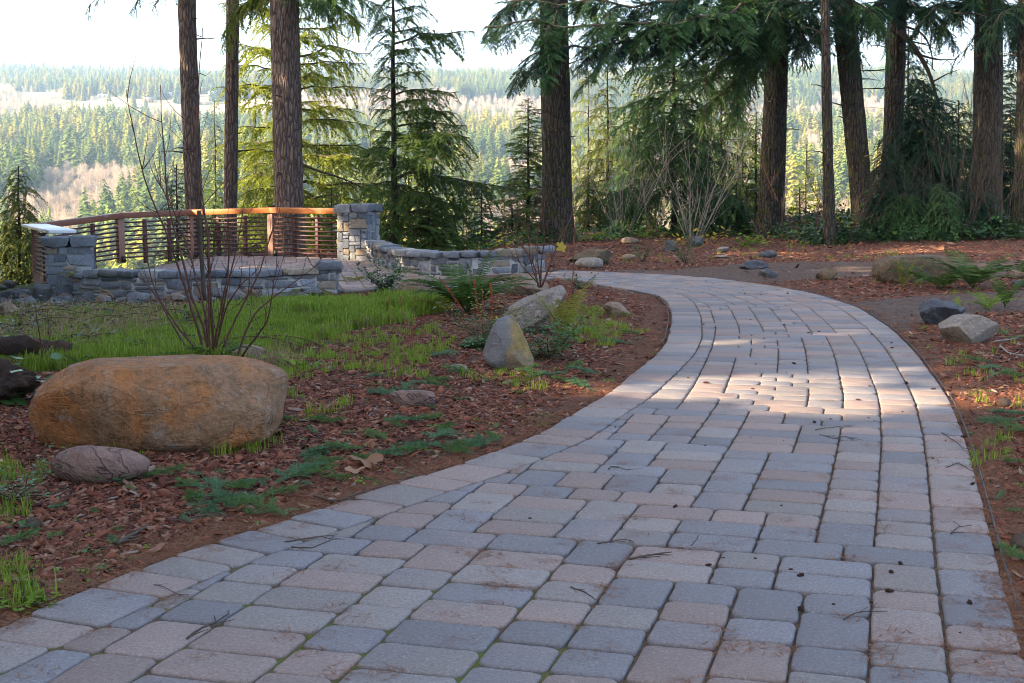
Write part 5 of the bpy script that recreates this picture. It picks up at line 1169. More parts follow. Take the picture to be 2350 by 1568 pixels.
# grass
def tuft(q, nb=16, H=.13, sp=.035, mt='grass', lean=.5):
    rr = np.random.RandomState(q+80); V, F, C = [], [], []
    for i in range(nb):
        az = rr.rand()*6.28; p = np.array([rr.normal(0, sp), rr.normal(0, sp), 0]); h = H*rr.uniform(.45, 1.15); d = np.array([math.cos(az), math.sin(az), 0])*lean*rr.rand(); w_ = np.array([-math.sin(az+rr.rand()), math.cos(az), 0])*.0034*(H/.1)**.3; k = len(V); rc = rr.rand()
        for t in (0, .4, .75): c = p + np.array([0, 0, h*t]) + d*h*t*t; V += [c - w_*(1-t*.6), c + w_*(1-t*.6)]
        V.append(p + np.array([0, 0, h*(1-.3*lean)]) + d*h*1.1); F += [[k, k+1, k+3, k+2], [k+2, k+3, k+5, k+4]]; F.append([k+4, k+5, k+6, k+6]); C += [[rc, rc*.7, 0]]*7
    F4 = [f for f in F if f[2] != f[3]]; F3 = [f[:3] for f in F if f[2] == f[3]]
    mb = MB(); mb.add(np.array(V), [np.array(F4), np.array(F3)], np.array(C)); return mb.build('tuft', M[mt], 'free')
gv = [tuft(q) for q in range(5)] + [tuft(10, 10, .05, .02), tuft(11, 9, .06, .025), tuft(12, 9, .11, .04, 'drygrass', 1.2)]
bx0, by0 = GRASS.min(0); bx1, by1 = GRASS.max(0); n0 = 26000
x = r.uniform(bx0, bx1, n0); y = r.uniform(by0, by1, n0); nr = (np.hypot(x - gp(950, 688)[0], y - gp(950, 688)[1]) > .7); ok = nr & inpoly(x + .9*(fbm(x*2.2, y*2.2)-.5), y + 1.3*(fbm(x*1.3, y*1.3, 0, 9)-.5), GRASS) & ~onpath(x, y) & (fbm(x*2.4, y*2.4, 0, 71, 3) > .38 + .1*r.rand(n0)); x1, y1 = x[ok], y[ok]
GP = [np.array([gp(*p)[:2] for p in q]) for q in ([(640, 800), (760, 765), (1010, 740), (1060, 800), (1000, 880), (860, 860), (700, 900), (640, 860)], [(1290, 700), (1400, 700), (1500, 745), (1480, 775), (1380, 800), (1290, 780)],
      [(640, 860), (760, 850), (820, 900), (760, 960), (660, 980)], [(-60, 1030), (110, 1040), (100, 1130), (60, 1200), (-60, 1200)], [(250, 1028), (640, 1010), (640, 1030), (420, 1070), (250, 1050)], [(1060, 820), (1260, 870), (1240, 900), (1040, 870)],
      [(1600, 560), (2050, 560), (2200, 590), (2000, 600), (1600, 600)], [(1380, 575), (1560, 590), (1560, 606), (1440, 606)], [(1900, 622), (2350, 640), (2300, 700), (2000, 660)], [(2060, 700), (2200, 700), (2350, 800), (2350, 1200), (2260, 1200), (2160, 820)], [(-40, 1290), (100, 1290), (130, 1400), (0, 1420)])]
dens = [.8, .7, .75, .35, .5, .35, .3, .3, .2, .08, .2]
x, y = wedge(60000, 2.6, 30, 1.9); keep = np.zeros(len(x), bool)
for P_, d_ in zip(GP, dens): keep |= inpoly(x, y, P_) & (r.rand(len(x)) < d_)
keep &= (fbm(x*2.6, y*2.6, 0, 33, 3) > .46) & ~onpath(x, y) & ~inpoly(x, y, GRAV1); x2, y2 = x[keep], y[keep]
x3, y3 = wedge(34000, 4, 24, 1.5, 1.5); k = (x3 < -2.2) & (x3 < -.25*y3 + .3) & (y3 > 9) & (y3 < 14.4 + .4*(x3+6)) & ~onpath(x3, y3) & ~inpoly(x3, y3, GRASS); x3, y3 = x3[k], y3[k]
x = np.r_[x1, x2, x3]; y = np.r_[y1, y2, y3]; n = len(x); z = Gm(x, y)
s_ = np.r_[(r.uniform(.45, 1.3, len(x1)) * (.6 + .9*fbm(x1*3.5, y1*3.5, 0, 61, 3))), r.uniform(.3, .75, len(x2)), r.uniform(.3, 1., len(x3))] * (.75 + .5*fbm(x*2, y*2, 0, 6)); idx = np.r_[np.where(r.rand(len(x1)) < .12, 7, r.randint(0, 5, len(x1))), r.randint(0, 7, len(x2)), r.randint(0, 5, len(x3))]
scatter('grass', np.c_[x, y, z], np.c_[r.normal(0, .1, (n, 2)), r.rand(n)*6.28], s_[:, None]*np.ones((1, 3)), idx, gv)
# dry straw and brambles at the left
x, y = wedge(9000, 9, 19, 1.3, 1.2); k = (x < -.17*y) & (y > 9.2) & (y < 14.2 + .4*(x+6)) & (fbm(x*1.4, y*1.4, 0, 13, 3) > .36) & ~onpath(x, y) & ~(inpoly(x, y, GRASS) & (r.rand(len(x)) > .12)); x, y = x[k], y[k]; n = len(x)
scatter('dry_grass', np.c_[x, y, Gm(x, y)], np.c_[r.normal(0, .3, (n, 2)), r.rand(n)*6.28], r.uniform(.4, 1.05, n)[:, None]*np.ones((1, 3)), r.randint(0, 3, n), [tuft(q+20, 9, .17, .04, 'drygrass', 1.5) for q in range(3)])
mb, ml = MB(), MB(); VV, FF, CC = [], [], []
for q in range(150):
    yy = r.uniform(10., 14.3); xx = r.uniform(-.44, -.2) * yy
    if onpath(np.array([xx]), np.array([yy]))[0]: continue
    p = np.array([xx, yy, float(Gm(np.array([xx]), np.array([yy]))[0])]); az = r.rand()*6.28; L = r.uniform(.5, 1.1); t = np.linspace(0, 1, 9)[:, None]
    P = p + np.array([math.cos(az), math.sin(az), 0])*L*t*.8 + np.array([0, 0, 1.])*L*(1.1*t - 1.1*t*t)*.4; V, F = tube(P, .004, 4); mb.add(V, F)
    for i in range(26):
        k = r.randint(2, 9); p0 = P[k] + r.normal(0, .04, 3); d = r.normal(0, 1, 3); d[2] *= .4; d /= np.linalg.norm(d); a = np.cross(d, [0, 0, 1.]); Lf = r.uniform(.025, .05); b = len(VV); rc = r.rand(); VV += [p0, p0+d*Lf*.5+a*Lf*.33, p0+d*Lf, p0+d*Lf*.5-a*Lf*.33]; FF.append([b, b+1, b+2, b+3]); CC += [[rc, rc, 0]]*4
mb.build('bramble_stems', M['stem_red']).name = 'bramble_stems'; tag(bpy.data.objects['bramble_stems'], kind='stuff')
ml.add(np.array(VV), np.array(FF), np.array(CC)); tag(ml.build('bramble_leaves', M['ivy']), kind='stuff')
# ivy and low leaves on the bank at right, undergrowth along the edge
def leafclump(q, mt, nl=26, ls=.05, sp=.12, h=.1):
    rr = np.random.RandomState(q+200); V, F, C = [], [], []
    for i in range(nl):
        p = rr.normal(0, sp, 3)*[1, 1, 0] + [0, 0, rr.uniform(0, h)]; d = rr.normal(0, 1, 3); d[2] = rr.normal(.1, .3); d /= np.linalg.norm(d); a = np.cross(d, [0, .1, 1.]); a /= np.linalg.norm(a); L = ls*rr.uniform(.6, 1.2); k = len(V); rc = rr.rand()
        V += [p, p+d*L*.4+a*L*.36, p+d*L*.8+a*L*.2, p+d*L, p+d*L*.8-a*L*.2, p+d*L*.4-a*L*.36]; F.append([k, k+1, k+2, k+3, k+4, k+5]); C += [[rc, rc, 0]]*6
    mb = MB(); mb.add(np.array(V), np.array(F), np.array(C)); return mb.build('clump', M[mt], 'free')
x = np.r_[r.uniform(6, 15, 4600), r.uniform(-1, 12, 1300)]; y = np.r_[r.uniform(24.5, 36, 4600), np.zeros(1300)]; y[4600:] = np.interp(x[4600:], EX, EY) + r.normal(.5, .8, 1300)
k = ~inpoly(x, y, GRAV1) & ((y > 26.5 + .8*fbm(x, y*0)) | (x > 20)) & (x > -1) & ~((x < 5.) & (y < np.interp(x, EX, EY) - 1.1)); k &= (r.rand(len(x)) < .3 + .7*sm(26, 29, y)); x, y = x[k], y[k]; n = len(x)
dk = sm(4, 7.5, x + r.normal(0, .6, n)) > r.rand(n)
scatter('ivy_undergrowth', np.c_[x, y, Gm(x, y) + np.where(dk, .12, 0)*r.rand(n)], np.c_[r.normal(0, .4, (n, 2)), r.rand(n)*6.28], r.uniform(.7, 1.7, n)[:, None]*np.ones((1, 3)), np.where(dk, r.randint(0, 3, n), r.randint(2, 6, n)),
        [leafclump(0, 'ivy', 30, .07), leafclump(1, 'ivy', 30, .07, .14, .16), leafclump(2, 'leaf', 24, .06), leafclump(3, 'leaf_lime', 14, .06), leafclump(4, 'leaf', 20, .07, .12, .2), leafclump(5, 'leaf_dead', 16, .06)])
# tiny green weeds in the mulch
x, y = wedge(2600, 3, 14, 1.5, .5); k = ~onpath(x, y) & (fbm(x*1.7, y*1.7, 0, 44, 3) > .5); x, y = x[k], y[k]; n = len(x)
scatter('small_weeds', np.c_[x, y, Gm(x, y) + .006], np.c_[r.normal(0, .2, (n, 2)), r.rand(n)*6.28], r.uniform(.4, 1., n)[:, None]*np.ones((1, 3)), r.randint(0, 4, n), [leafclump(6, 'leaf_lime', 9, .022, .02, .02), leafclump(7, 'leaf', 9, .025, .02, .02), leafclump(8, 'leaf_lime', 7, .018, .025, .01), leafclump(9, 'leaf_dead', 5, .03, .03, .01)])

# ------------------------------------------------------------------ fallen sprigs, twigs, chips and cones (each its own object)
def sprigproto(q, L=.2):
    rr = np.random.RandomState(q + 400); mw, V, F, C = MB(), [], [], []
    def tw(p, d, L, lev):
        P = stemline(rr, p, d, L, .1, -.01, 8); Vt, Ft = tube(P, np.linspace(.0022, .0012, len(P)), 4); mw.add(Vt, Ft)
        Q = resample(P, .0032); T = np.gradient(Q, axis=0); T /= np.linalg.norm(T, axis=1, keepdims=True)
        for i in range(len(Q)):
            for s_ in (-1, 1, 0):
                a = np.cross(T[i], [0, 0, 1.])*s_ + np.array([0, 0, .5*rr.rand() + (.6 if s_ == 0 else 0)]) + T[i]*.55 + rr.normal(0, .12, 3); a /= np.linalg.norm(a); l = .021*rr.uniform(.75, 1.15); w_ = np.cross(a, rr.normal(0, 1, 3)); w_ /= np.linalg.norm(w_); w_ *= .0011; k = len(V); rc = rr.rand()
                V.extend([Q[i]-w_, Q[i]+w_, Q[i]+a*l+w_*.4, Q[i]+a*l-w_*.4]); F.append([k, k+1, k+2, k+3]); C.extend([[rc, 0, 0]]*4)
        if lev:
            for i in range(2, 7):
                s_ = 1 if i % 2 else -1; d2 = (P[i]-P[i-1]); d2 /= np.linalg.norm(d2); d2 = d2*.7 + np.cross(d2, [0, 0, 1.])*s_*.75; tw(P[i], d2, L*.45*(1-.07*i)*rr.uniform(.7, 1.2), lev-1)
    tw(np.zeros(3) + [-.5*L, 0, .006], np.array([1., rr.normal(0, .2), .06]), L, 1 if q < 4 else 0)
    e = empty('fir_sprig', (0, 0, 0)); a = mw.build('twig', M['twig'], e); b = MB(); b.add(np.array(V), np.array(F), np.array(C)); bb = b.build('needles', M['sprig' if q % 2 == 0 else 'sprig_green'], e); kid(a); kid(bb)
    return e
SPR = [sprigproto(q, [.24, .2, .26, .18, .06, .07][q]) for q in range(6)]
spots = [(480, 1130, 0), (520, 1150, 2), (560, 1165, 1), (590, 1120, 0), (640, 1140, 3), (450, 1150, 3), (430, 1125, 1), (760, 1042, 0), (735, 1050, 2), (790, 1040, 3), (1085, 1030, 2), (1110, 1022, 0), (1060, 1040, 1), (1130, 1012, 3),
 (940, 975, 0), (975, 968, 1), (910, 985, 3), (915, 1040, 0), (890, 1050, 2), (950, 1045, 3), (240, 1105, 2), (290, 1105, 0), (330, 1098, 1), (380, 1095, 3), (210, 1110, 3), (130, 1175, 4), (220, 1180, 5), (262, 1250, 4), (270, 1225, 5), (425, 1205, 4),
 (300, 1130, 5), (450, 1100, 4), (505, 1090, 5), (1030, 990, 3), (860, 1010, 1), (1220, 862, 0), (1250, 868, 2), (1200, 860, 1), (1290, 880, 3), (1330, 885, 2), (1345, 862, 0), (1000, 880, 1), (960, 885, 2), (1010, 893, 3), (920, 900, 0), (885, 910, 2),
 (740, 970, 1), (770, 975, 3), (715, 1000, 4), (800, 1000, 5), (690, 1085, 2), (720, 1095, 1), (745, 1070, 3), (700, 1120, 4), (1050, 860, 1), (1010, 820, 0), (870, 870, 0), (845, 1110, 5), (655, 970, 3), (990, 940, 5), (1120, 880, 4), (1190, 905, 5),
 (2260, 850, 2), (2290, 865, 0), (2330, 870, 1), (2240, 835, 3), (2325, 960, 0), (2300, 975, 2), (2340, 1000, 1), (2330, 1070, 3), (2300, 770, 1), (2340, 780, 2), (2290, 1150, 4), (2320, 1180, 5), (2325, 1290, 3), (2270, 905, 5), (1360, 905, 4), (1310, 850, 1),
 (600, 1185, 1), (560, 1130, 3), (500, 1175, 2), (660, 1100, 0), (830, 1060, 1), (120, 1240, 5), (60, 1220, 4), (40, 1250, 3), (1395, 880, 5), (1000, 1010, 0), (960, 1030, 2), (770, 1105, 3), (1410, 790, 2), (1450, 770, 1), (1360, 760, 3)]
used = set()
for (x, y, k) in spots:
    p = gp(x, y); e = SPR[k] if k not in used else copy_tree(SPR[k]); used.add(k)
    e.location = (p[0], p[1], p[2] + .012); e.rotation_euler = (r.normal(0, .08), r.normal(0, .08), r.rand()*6.28); s_ = r.uniform(.8, 1.25); e.scale = (s_, s_, s_)
    side = 'right of' if x > 1900 else 'left of'
    near = 'beside the oval cobble' if (x < 400 and 1080 < y < 1140) else ('around the small tan cobble' if (870 < x < 1020 and y < 925 and y > 870) else ('near the pointed rock' if (1000 < x < 1420 and y < 925) else ''))
    sz = 'branching' if k < 4 else 'tiny single'
    tag(e, f'{sz} green fir sprig fallen on bark mulch {near or side + " the path"}', 'fir sprig', 'fallen fir sprigs on the mulch')
def twigobj(label, pts, rad=.0035, seed=0, hz=.006, forks=2, group='dead twigs on the paving', m_='twig'):
    rad *= .72; hz *= .8; rr = np.random.RandomState(seed); P = np.array([gp(x, y) for x, y in pts]); P = resample(P, .012, 2); P[:, 2] = np.where(onpath(P[:, 0], P[:, 1]), 0, P[:, 2]) + hz; P = P + np.cumsum(rr.normal(0, .0008, P.shape), 0)
    P[:, 2] = np.maximum(P[:, 2], hz*.6); c = P[0].copy(); mb = MB(); V, F = tube(P, np.linspace(rad, rad*.45, len(P)), 6); mb.add(V, F)
    for q in range(forks):
        i = rr.randint(1, max(2, len(P)-1)); d = P[i]-P[i-1]; d = d/np.linalg.norm(d); d = d + np.cross(d, [0, 0, 1.])*rr.choice([-1, 1])*.9; d[2] = .05; T2 = stemline(rr, P[i], d, rr.uniform(.03, .09), .1, 0, 6); V, F = tube(T2, np.linspace(rad*.6, rad*.25, len(T2)), 4); mb.add(V, F)
    tag(mb.build('twig', M[m_], loc=c), label, 'twig', group)
twigobj('long dark curved twig on the large grey paver left of centre', [(655, 1290), (700, 1282), (735, 1276), (770, 1275), (760, 1285), (740, 1280)], seed=1)
twigobj('twig lying across a joint below the curved twig, pointing right', [(670, 1302), (715, 1305), (750, 1290), (775, 1282)], seed=2)
twigobj('branched twig near the bottom edge on a pale paver', [(430, 1525), (460, 1500), (500, 1482), (530, 1462), (528, 1455)], .005, 3, forks=3)
twigobj('thick rough twig bridging the left border at the mulch edge', [(720, 1145), (760, 1158), (790, 1160), (815, 1165)], .006, 4)
twigobj('long thin twig lying along the left border joint', [(780, 1170), (850, 1160), (920, 1142), (960, 1128)], .005, 5, forks=3)
twigobj('short straight stick on the pinkish paver right of centre', [(1445, 1333), (1490, 1325), (1540, 1318)], .006, 6, forks=2)
twigobj('hooked thin twig on the bluish paver at right', [(1370, 1295), (1400, 1290), (1440, 1285), (1455, 1292)], seed=7)
twigobj('thin arched twig near the bottom right corner', [(1935, 1478), (1960, 1465), (1990, 1462), (2035, 1460)], seed=8)
twigobj('thin twig on the right border stones in the lower right', [(2180, 1270), (2200, 1255), (2230, 1250)], seed=9)
twigobj('thin straight twig pointing into the mulch at the right border', [(2160, 1025), (2190, 1050), (2225, 1070)], seed=10)
twigobj('thin twig crossing the right border halfway up', [(2170, 1110), (2200, 1100), (2240, 1098)], seed=11)
twigobj('small tangle of twigs in the middle of the path', [(1880, 1030), (1910, 1040), (1940, 1035), (1960, 1045)], seed=12, forks=5)
twigobj('short thin twig above the small tangle', [(1870, 1020), (1910, 1013), (1960, 1008)], seed=13)
twigobj('curled brown twig in the centre of the path', [(1395, 1115), (1400, 1108), (1420, 1112), (1445, 1118)], seed=14)
twigobj('thin twig near the bottom centre of the path', [(1310, 1400), (1340, 1410), (1370, 1430)], seed=15)
twigobj('short dark twig on a grey paver, lower centre', [(1585, 1300), (1600, 1282), (1602, 1272)], seed=16, forks=0)
twigobj('thin V-shaped twig on the pinkish paver at lower left', [(355, 1395), (385, 1405), (420, 1425)], .0025, 17)
twigobj('forked pale stick on the mulch right of the pale slab', [(2295, 800), (2310, 815), (2350, 825)], .011, 18, .012, 3, 'sticks on the mulch', 'branch_grey')
twigobj('grey lichened stick on the mulch above the forked pale stick', [(2280, 790), (2320, 785), (2360, 778)], .009, 19, .012, 2, 'sticks on the mulch', 'branch_grey')
twigobj('dark stick on the mulch at lower left', [(270, 1258), (310, 1235), (345, 1215)], .012, 20, .014, 2, 'sticks on the mulch')
twigobj('long thin stick lying on mulch in front of the sprigs', [(400, 1205), (480, 1190), (560, 1200)], .005, 21, .012, 3, 'sticks on the mulch')
def chipobj(x, y, label, s_, q, group='bark chips and cones scattered on the paving'):
    o = BC[q % 4].copy(); col.objects.link(o); p = gp(x, y); z = 0 if onpath(np.array([p[0]]), np.array([p[1]]))[0] else p[2]
    o.location = (p[0], p[1], z + s_*.22); o.rotation_euler = (r.normal(0, .2), r.normal(0, .2), r.rand()*6.28); o.scale = (s_, s_*.6, s_*.4); tag(o, label, 'bark chip', group)
mchip = rockmat('loose_bark_chip', (.12, .04, .025), (.2, .08, .05), (.05, .02, .015), (.25, .14, .1), .66, 20)
BC = []
for q in range(4):
    V, F = rockshape(500+q, 'ang', 3, 1.5); mb = MB(); mb.add(V, F); BC.append(mb.build('bark_chip', mchip, 'free', True))
sp2 = [(1838, 1452, 'largest brown bark chip, on the lower right pavers', .02), (1550, 1203, 'brown bark chip in the centre of the path', .016), (2065, 1342, 'bark chip on the paver joint beside another chip', .017), (2043, 1363, 'pointed bark chip below the chip on the joint', .02), (2038, 1408, 'flat reddish bark chip near the lower right', .02),
 (2222, 1436, 'knobbly bark chip on a right border stone', .018), (1836, 1372, 'oval bark chip right of the stick on the pinkish paver', .02), (1626, 1345, 'small bark chip left of the oval chip', .012), (1732, 1330, 'red crumb of bark at a paver corner', .01), (1868, 1000, 'bark chip on the far half of the path just below the sunlit patch', .02), (2230, 1150, 'dark bark chip at the right edge of the path', .02),
 (2210, 1035, 'flat bark chip at the right border, far half', .016), (1822, 858, 'dark bark chip in the sunlit patch, left', .022), (1930, 920, 'bark chip at the lower edge of the sunlit patch', .02), (2080, 905, 'bark chip in the sunlit patch, right', .022), (1620, 905, 'bark chip left of the sunlit patch', .022), (2140, 920, 'red bark chip on the right border beside the sunlit patch', .022)]
for q, (x, y, lab, s_) in enumerate(sp2): chipobj(x, y, lab, s_, q)
for q in range(48):
    if q < 26: s0 = r.uniform(5, 17); p = mp(min(s0, SMAX-.5), r.beta(.8, 2.2)*2.0); lab = 'small dark bark crumb lying on the far part of the paver path'
    else: s0 = r.uniform(2.5, 9); p = mp(s0, r.uniform(-.05, 1.9)); lab = 'small dark bark crumb lying on the near part of the paver path'
    o = BC[q % 4].copy(); col.objects.link(o); s_ = r.uniform(.008, .02) if q < 26 else r.uniform(.005, .011); o.location = (p[0], p[1], s_*.25); o.rotation_euler = (0, 0, r.rand()*6.28); o.scale = (s_, s_*.7, s_*.45); tag(o, lab, 'bark chip', 'dark bark crumbs on the paver path')
def cone(label, x, y, s_, seed):
    rr = np.random.RandomState(seed); p = gp(x, y); V, F = [], []; 
    for i in range(90):
        t = i/90; a = i*2.4; rad = .42*math.sin(math.pi*(t*.85+.1)); c = np.array([t-.5, rad*math.cos(a), rad*math.sin(a)]); d = np.array([.12, math.cos(a)*.14, math.sin(a)*.14]); w_ = np.array([0, -math.sin(a), math.cos(a)])*.1; k = len(V); V += [c-d*1.3-w_*.5, c-d*1.3+w_*.5, c+d+w_, c+d*1.4, c+d-w_]; F.append([k, k+1, k+2, k+3, k+4])
    V = np.array(V)*s_; az = rr.rand()*3; ca, sa = math.cos(az), math.sin(az); V = np.c_[V[:, 0]*ca - V[:, 1]*sa, V[:, 0]*sa + V[:, 1]*ca, V[:, 2]]; c = p + [0, 0, s_*.35]; mb = MB(); mb.add(V + c, np.array(F)); tag(mb.build('fir_cone', M['twig'], loc=c), label, 'fir cone', 'fir cones on the mulch')
cone('brown fir cone on the mulch at the right edge of the path', 2340, 1262, .06, 1); cone('dark fir cone on the mulch at lower left', 76, 1215, .05, 2); cone('brown fir cone in the mulch right of the sunlit patch', 2305, 935, .06, 3)
def deadleaf(label, x, y, s_, seed, m_='leaf_dead'):
    rr = np.random.RandomState(seed); p = gp(x, y); n = 26; a = np.linspace(0, 6.28, n, endpoint=False); rad = s_*(.55 + .45*np.abs(np.cos(2.5*a)))*rr.uniform(.85, 1.1, n); V = np.c_[np.cos(a)*rad, np.sin(a)*rad, .25*s_*np.sin(2*a+rr.rand()*6) + .12*s_*rr.rand(n)]; V = np.vstack([V, [0, 0, 0]]); i = np.arange(n); mb = MB(); mb.add(V + p + [0, 0, .02+.15*s_], np.stack([i, (i+1) % n, np.full(n, n)], -1), (rr.rand(),)*3); tag(mb.build('dead_leaf', M[m_], loc=p), label, 'leaf', 'dead maple leaves')
deadleaf('large crumpled tan maple leaf on the mulch by the left border', 838, 1072, .09, 1); deadleaf('small curled tan leaf beside the large crumpled maple leaf', 815, 1092, .05, 2); deadleaf('tan maple leaf on the dark bank behind the mossy brown boulder', 2150, 575, .2, 3)
deadleaf('orange brown leaf on mulch near the sprigs left of the path', 690, 1088, .035, 4); deadleaf('pale tan leaf on mulch above the tan sausage-shaped cobble', 940, 870, .05, 5); deadleaf('red leaf in the mulch below the pointed rock', 1185, 862, .045, 6); deadleaf('pale yellow leaf caught on a stem above the leaning slab', 1208, 652, .001, 7, 'leaf_yellow')
bpy.data.objects['dead_leaf.006'].location = at(1207, 650, 14.); bpy.data.objects['dead_leaf.006'].scale = (60, 60, 60); bpy.data.objects['dead_leaf.006'].rotation_euler = (1.2, 0, .3)

# ------------------------------------------------------------------ the valley forest
def farfir(q, wr=.19, dens=1.):
    rr = np.random.RandomState(q+600); V, F, C = [], [], []; nw = 20
    for w_ in range(nw):
        u = (w_ + .3)/nw; R0 = wr*(1-u)**.62*1.05 + .006; nb = max(5, int(9*(1-u)*dens)+4)
        for b in range(nb):
            a = b/nb*6.28 + rr.rand()*.9; L = R0*rr.uniform(.6, 1.2); z = .06 + .94*u + rr.normal(0, .01); d = np.array([math.cos(a), math.sin(a), 0]); s_ = np.array([-d[1], d[0], 0])*L*rr.uniform(.22, .36); k = len(V); rc = rr.rand()
            V += [np.array([0, 0, z+.03]), d*L*.5 + s_ + [0, 0, z - .0*L], d*L + [0, 0, z - .28*L], d*L*.5 - s_ + [0, 0, z], d*L*.6 + [0, 0, z-.35*L]]; F += [[k, k+1, k+2, k+3], [k, k+1, k+4, k+3]]; C += [[rc*.5]*3, [rc]*3, [1.*rc]*3, [rc]*3, [0, 0, 0]]
    mb = MB(); mb.add(np.array(V), np.array(F), np.array(C)); Vt, Ft = tube(np.array([[0, 0, 0], [0, 0, .5], [0, 0, 1.]]), [.009, .006, .001], 4); mb.add(Vt, Ft, (0, 0, 0)); return mb
def farbare(q):
    rr = np.random.RandomState(q+700); mb = MB(); Vt, Ft = tube(np.array([[0, 0, 0], [.01, 0, .4], [0, .01, .75]]), [.014, .01, .004], 4); mb.add(Vt, Ft, (1, 1, 1)); V, F, C = [], [], []
    for i in range(340):
        u = rr.uniform(.25, .8); a = rr.rand()*6.28; el = rr.uniform(.2, 1.3); d = np.array([math.cos(a)*math.cos(el), math.sin(a)*math.cos(el), math.sin(el)]); L = .34*(1.05-u)*rr.uniform(.5, 1.1) + .04; p = np.array([0, 0, u*.8]) + d*L*rr.uniform(0, .7) + rr.normal(0, .03, 3); s_ = np.cross(d, rr.normal(0, 1, 3)); s_ /= np.linalg.norm(s_); s_ *= .0035; k = len(V); V += [p-s_, p+s_, p+d*L*.6]; F.append([k, k+1, k+2]); C += [[rr.rand()]*3]*3
    mb.add(np.array(V), np.array(F), np.array(C)); return mb
N0 = 62000
ry = np.sqrt(r.rand(N0)*(4150.**2 - 330.**2) + 330.**2); keep = r.rand(N0) < np.where(ry < 1300, 1.0, np.where(ry < 2200, .95, .75)); ry = ry[keep]
ra = r.uniform(-.5, .5, len(ry)); x, y = ra*ry, ry
k = ~(field(x, y) & (r.rand(len(x)) > .06)); x, y = x[k], y[k]; z = HG(x, y); n = len(x)
nz = fbm(x/150., y/260., 0, 31, 3); a_ = x/y
bare_ = (nz + .1*(r.rand(n)-.5) + .25*np.exp(-((y-2150)/260.)**2) + .22*np.exp(-((y-620)/260.)**2)*sm(-.1, .05, a_) + .12*np.exp(-((a_+.33)/.03)**2)*(y < 1200)) > .66
h = np.where(bare_, r.uniform(12, 22, n), np.clip(r.normal(25, 7.5, n) * (.6 + .8*fbm(x/60., y/90., 0, 51, 3)), 9, 42))*np.where(y > 2700, 1.1, 1.)*(1 - .25*((y > 1950) & (y < 2200)))
idx = np.where(bare_, 5 + r.randint(0, 3, n), r.randint(0, 5, n))
# spacing: thin the nearest part so crowns stay apart, the nearest 240 in view are single objects
cell = (np.floor(x/6.).astype(int), np.floor(y/6.).astype(int)); _, ui = np.unique(np.stack(cell, 1), axis=0, return_index=True)
x, y, z, h, idx, bare_ = x[ui], y[ui], z[ui], h[ui], idx[ui], bare_[ui]
near = [farfir(q, [.2, .24, .28, .17, .22][q]).build('fir', M['far_fir'], 'free') for q in range(5)] + [farbare(q).build('bare', M['far_bare'], 'free') for q in range(3)]
vis = (np.abs(x/y) < .42) & (y > 480) & (y < 1150)
o_ = np.where(vis)[0]; o_ = o_[np.argsort(y[o_] + r.uniform(0, 250, len(o_)))][:230]
single = np.zeros(len(x), bool); single[o_] = True
LB = ['broad green fir in the sunlit valley forest', 'pale green fir in the sunlit valley forest', 'wide full fir in the sunlit valley forest', 'narrow fir in the sunlit valley forest', 'yellow-green fir in the sunlit valley forest']
for i in o_:
    v = near[idx[i]]; o = bpy.data.objects.new('valley_fir' if idx[i] < 5 else 'bare_valley_tree', v.data); col.objects.link(o); o.location = (x[i], y[i], z[i]); s_ = h[i]; w_ = r.uniform(1.05, 1.6); o.scale = (s_*w_, s_*w_, s_); o.rotation_euler = (0, 0, r.rand()*6.28)
    tag(o, (LB[idx[i]] if idx[i] < 5 else 'bare pinkish deciduous tree in the valley forest') + ' beyond the railing', 'tree', 'firs of the valley forest' if idx[i] < 5 else 'bare trees of the valley forest')
m_ = ~single; n = int(m_.sum())
scatter('valley_forest', np.c_[x, y, z][m_], np.c_[r.normal(0, .02, (n, 2)), r.rand(n)*6.28], h[m_][:, None]*np.c_[r.uniform(1., 1.6, n), r.uniform(1., 1.6, n), np.ones(n)], idx[m_], near)
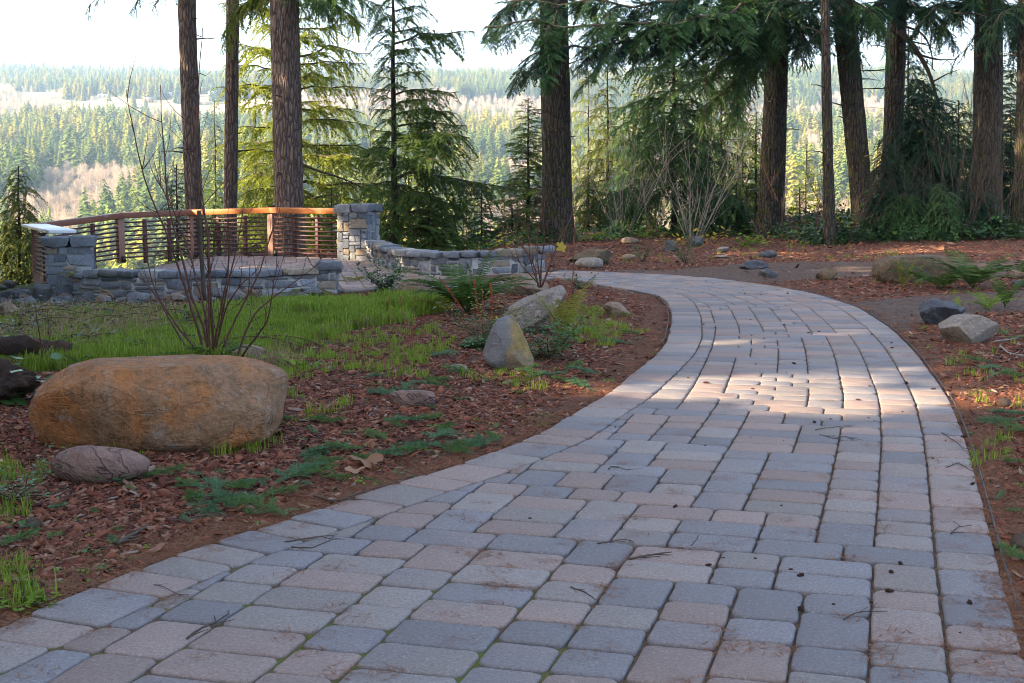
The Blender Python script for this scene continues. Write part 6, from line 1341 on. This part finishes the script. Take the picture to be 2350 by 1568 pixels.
# farm houses on the far field
mw_ = mat('white_house_wall', lambda k: k.out((.75, .74, .72), .8)); mb_ = mat('brown_house_wall', lambda k: k.out((.3, .16, .12), .8)); mr_ = mat('grey_house_roof', lambda k: k.out((.3, .3, .32), .8)); mg_ = mat('dark_window', lambda k: k.out((.03, .03, .04), .3))
for q, (xd, Yd, w_, d_, h_, mm, lab) in enumerate([(372, 2520, 26, 11, 7, mw_, 'long white farm house on the far field, left of the leftmost trunk'), (352, 2330, 15, 10, 8, mb_, 'brown farm house on the far field behind the tallest red stem'), (398, 2400, 12, 9, 6, mw_, 'small white house right of the brown farm house'),
      (478, 2500, 18, 11, 8, mw_, 'white gabled house just right of the leftmost trunk'), (498, 2420, 14, 9, 6, mw_, 'small white house between the leftmost trunk and the slim trunk'), (330, 2600, 30, 9, 5, mw_, 'low white shed row high on the far field'), (250, 2420, 16, 9, 5, mw_, 'small pale shed low on the far field, left of the red stems'), (180, 2420, 24, 8, 4, mw_, 'long low pale shed farthest left on the far field')]):
    X_ = (xd - CX)/FD*Yd; z_ = float(HG(X_, Yd)); e = empty('farm_house', (X_, Yd, z_), lab, 'house', 'farm houses on the far field'); m1 = MB(); m1.add(*box((X_, Yd, z_ + h_*.3), (w_/2, d_/2, h_*.38))); m1.build('wall', mm, e)
    t = z_ + h_*.68; V = np.array([[sx*(w_/2+.5), sy*(d_/2+.5), 0] for sx in (-1, 1) for sy in (-1, 1)] + [[-w_/2-.5, 0, h_*.45], [w_/2+.5, 0, h_*.45]]) + [X_, Yd, t]; m2 = MB(); m2.add(V, [np.array([[0, 4, 5, 2], [1, 3, 5, 4], [0, 2, 3, 1]]), np.array([[0, 1, 4], [2, 5, 3]])]); m2.build('roof', mr_ if q % 2 else mw_, e)
    for s_ in (-.25, .25): m3 = MB(); m3.add(*box((X_ + s_*w_, Yd - d_/2 - .05, z_ + h_*.35), (1., .1, .9))); m3.build('window', mg_, e)

# ------------------------------------------------------------------ air
HZB = (-3400, 3400, -300, 7200, -110, 460)
V = np.array([[HZB[a], HZB[2+b], HZB[4+c]] for a in (0, 1) for b in (0, 1) for c in (0, 1)], float); mb = MB(); mb.add(V, np.array([[0,1,3,2],[4,6,7,5],[0,4,5,1],[2,3,7,6],[0,2,6,4],[1,5,7,3]]))
mh = bpy.data.materials.new('haze'); mh.use_nodes = True; nt = mh.node_tree; nt.nodes.clear(); pv = nt.nodes.new('ShaderNodeVolumePrincipled'); pv.inputs['Color'].default_value = (.48, .7, 1., 1); pv.inputs['Density'].default_value = HAZE; pv.inputs['Anisotropy'].default_value = .3
nt.links.new(pv.outputs[0], nt.nodes.new('ShaderNodeOutputMaterial').inputs[1]); tag(mb.build('haze', mh), kind='stuff')
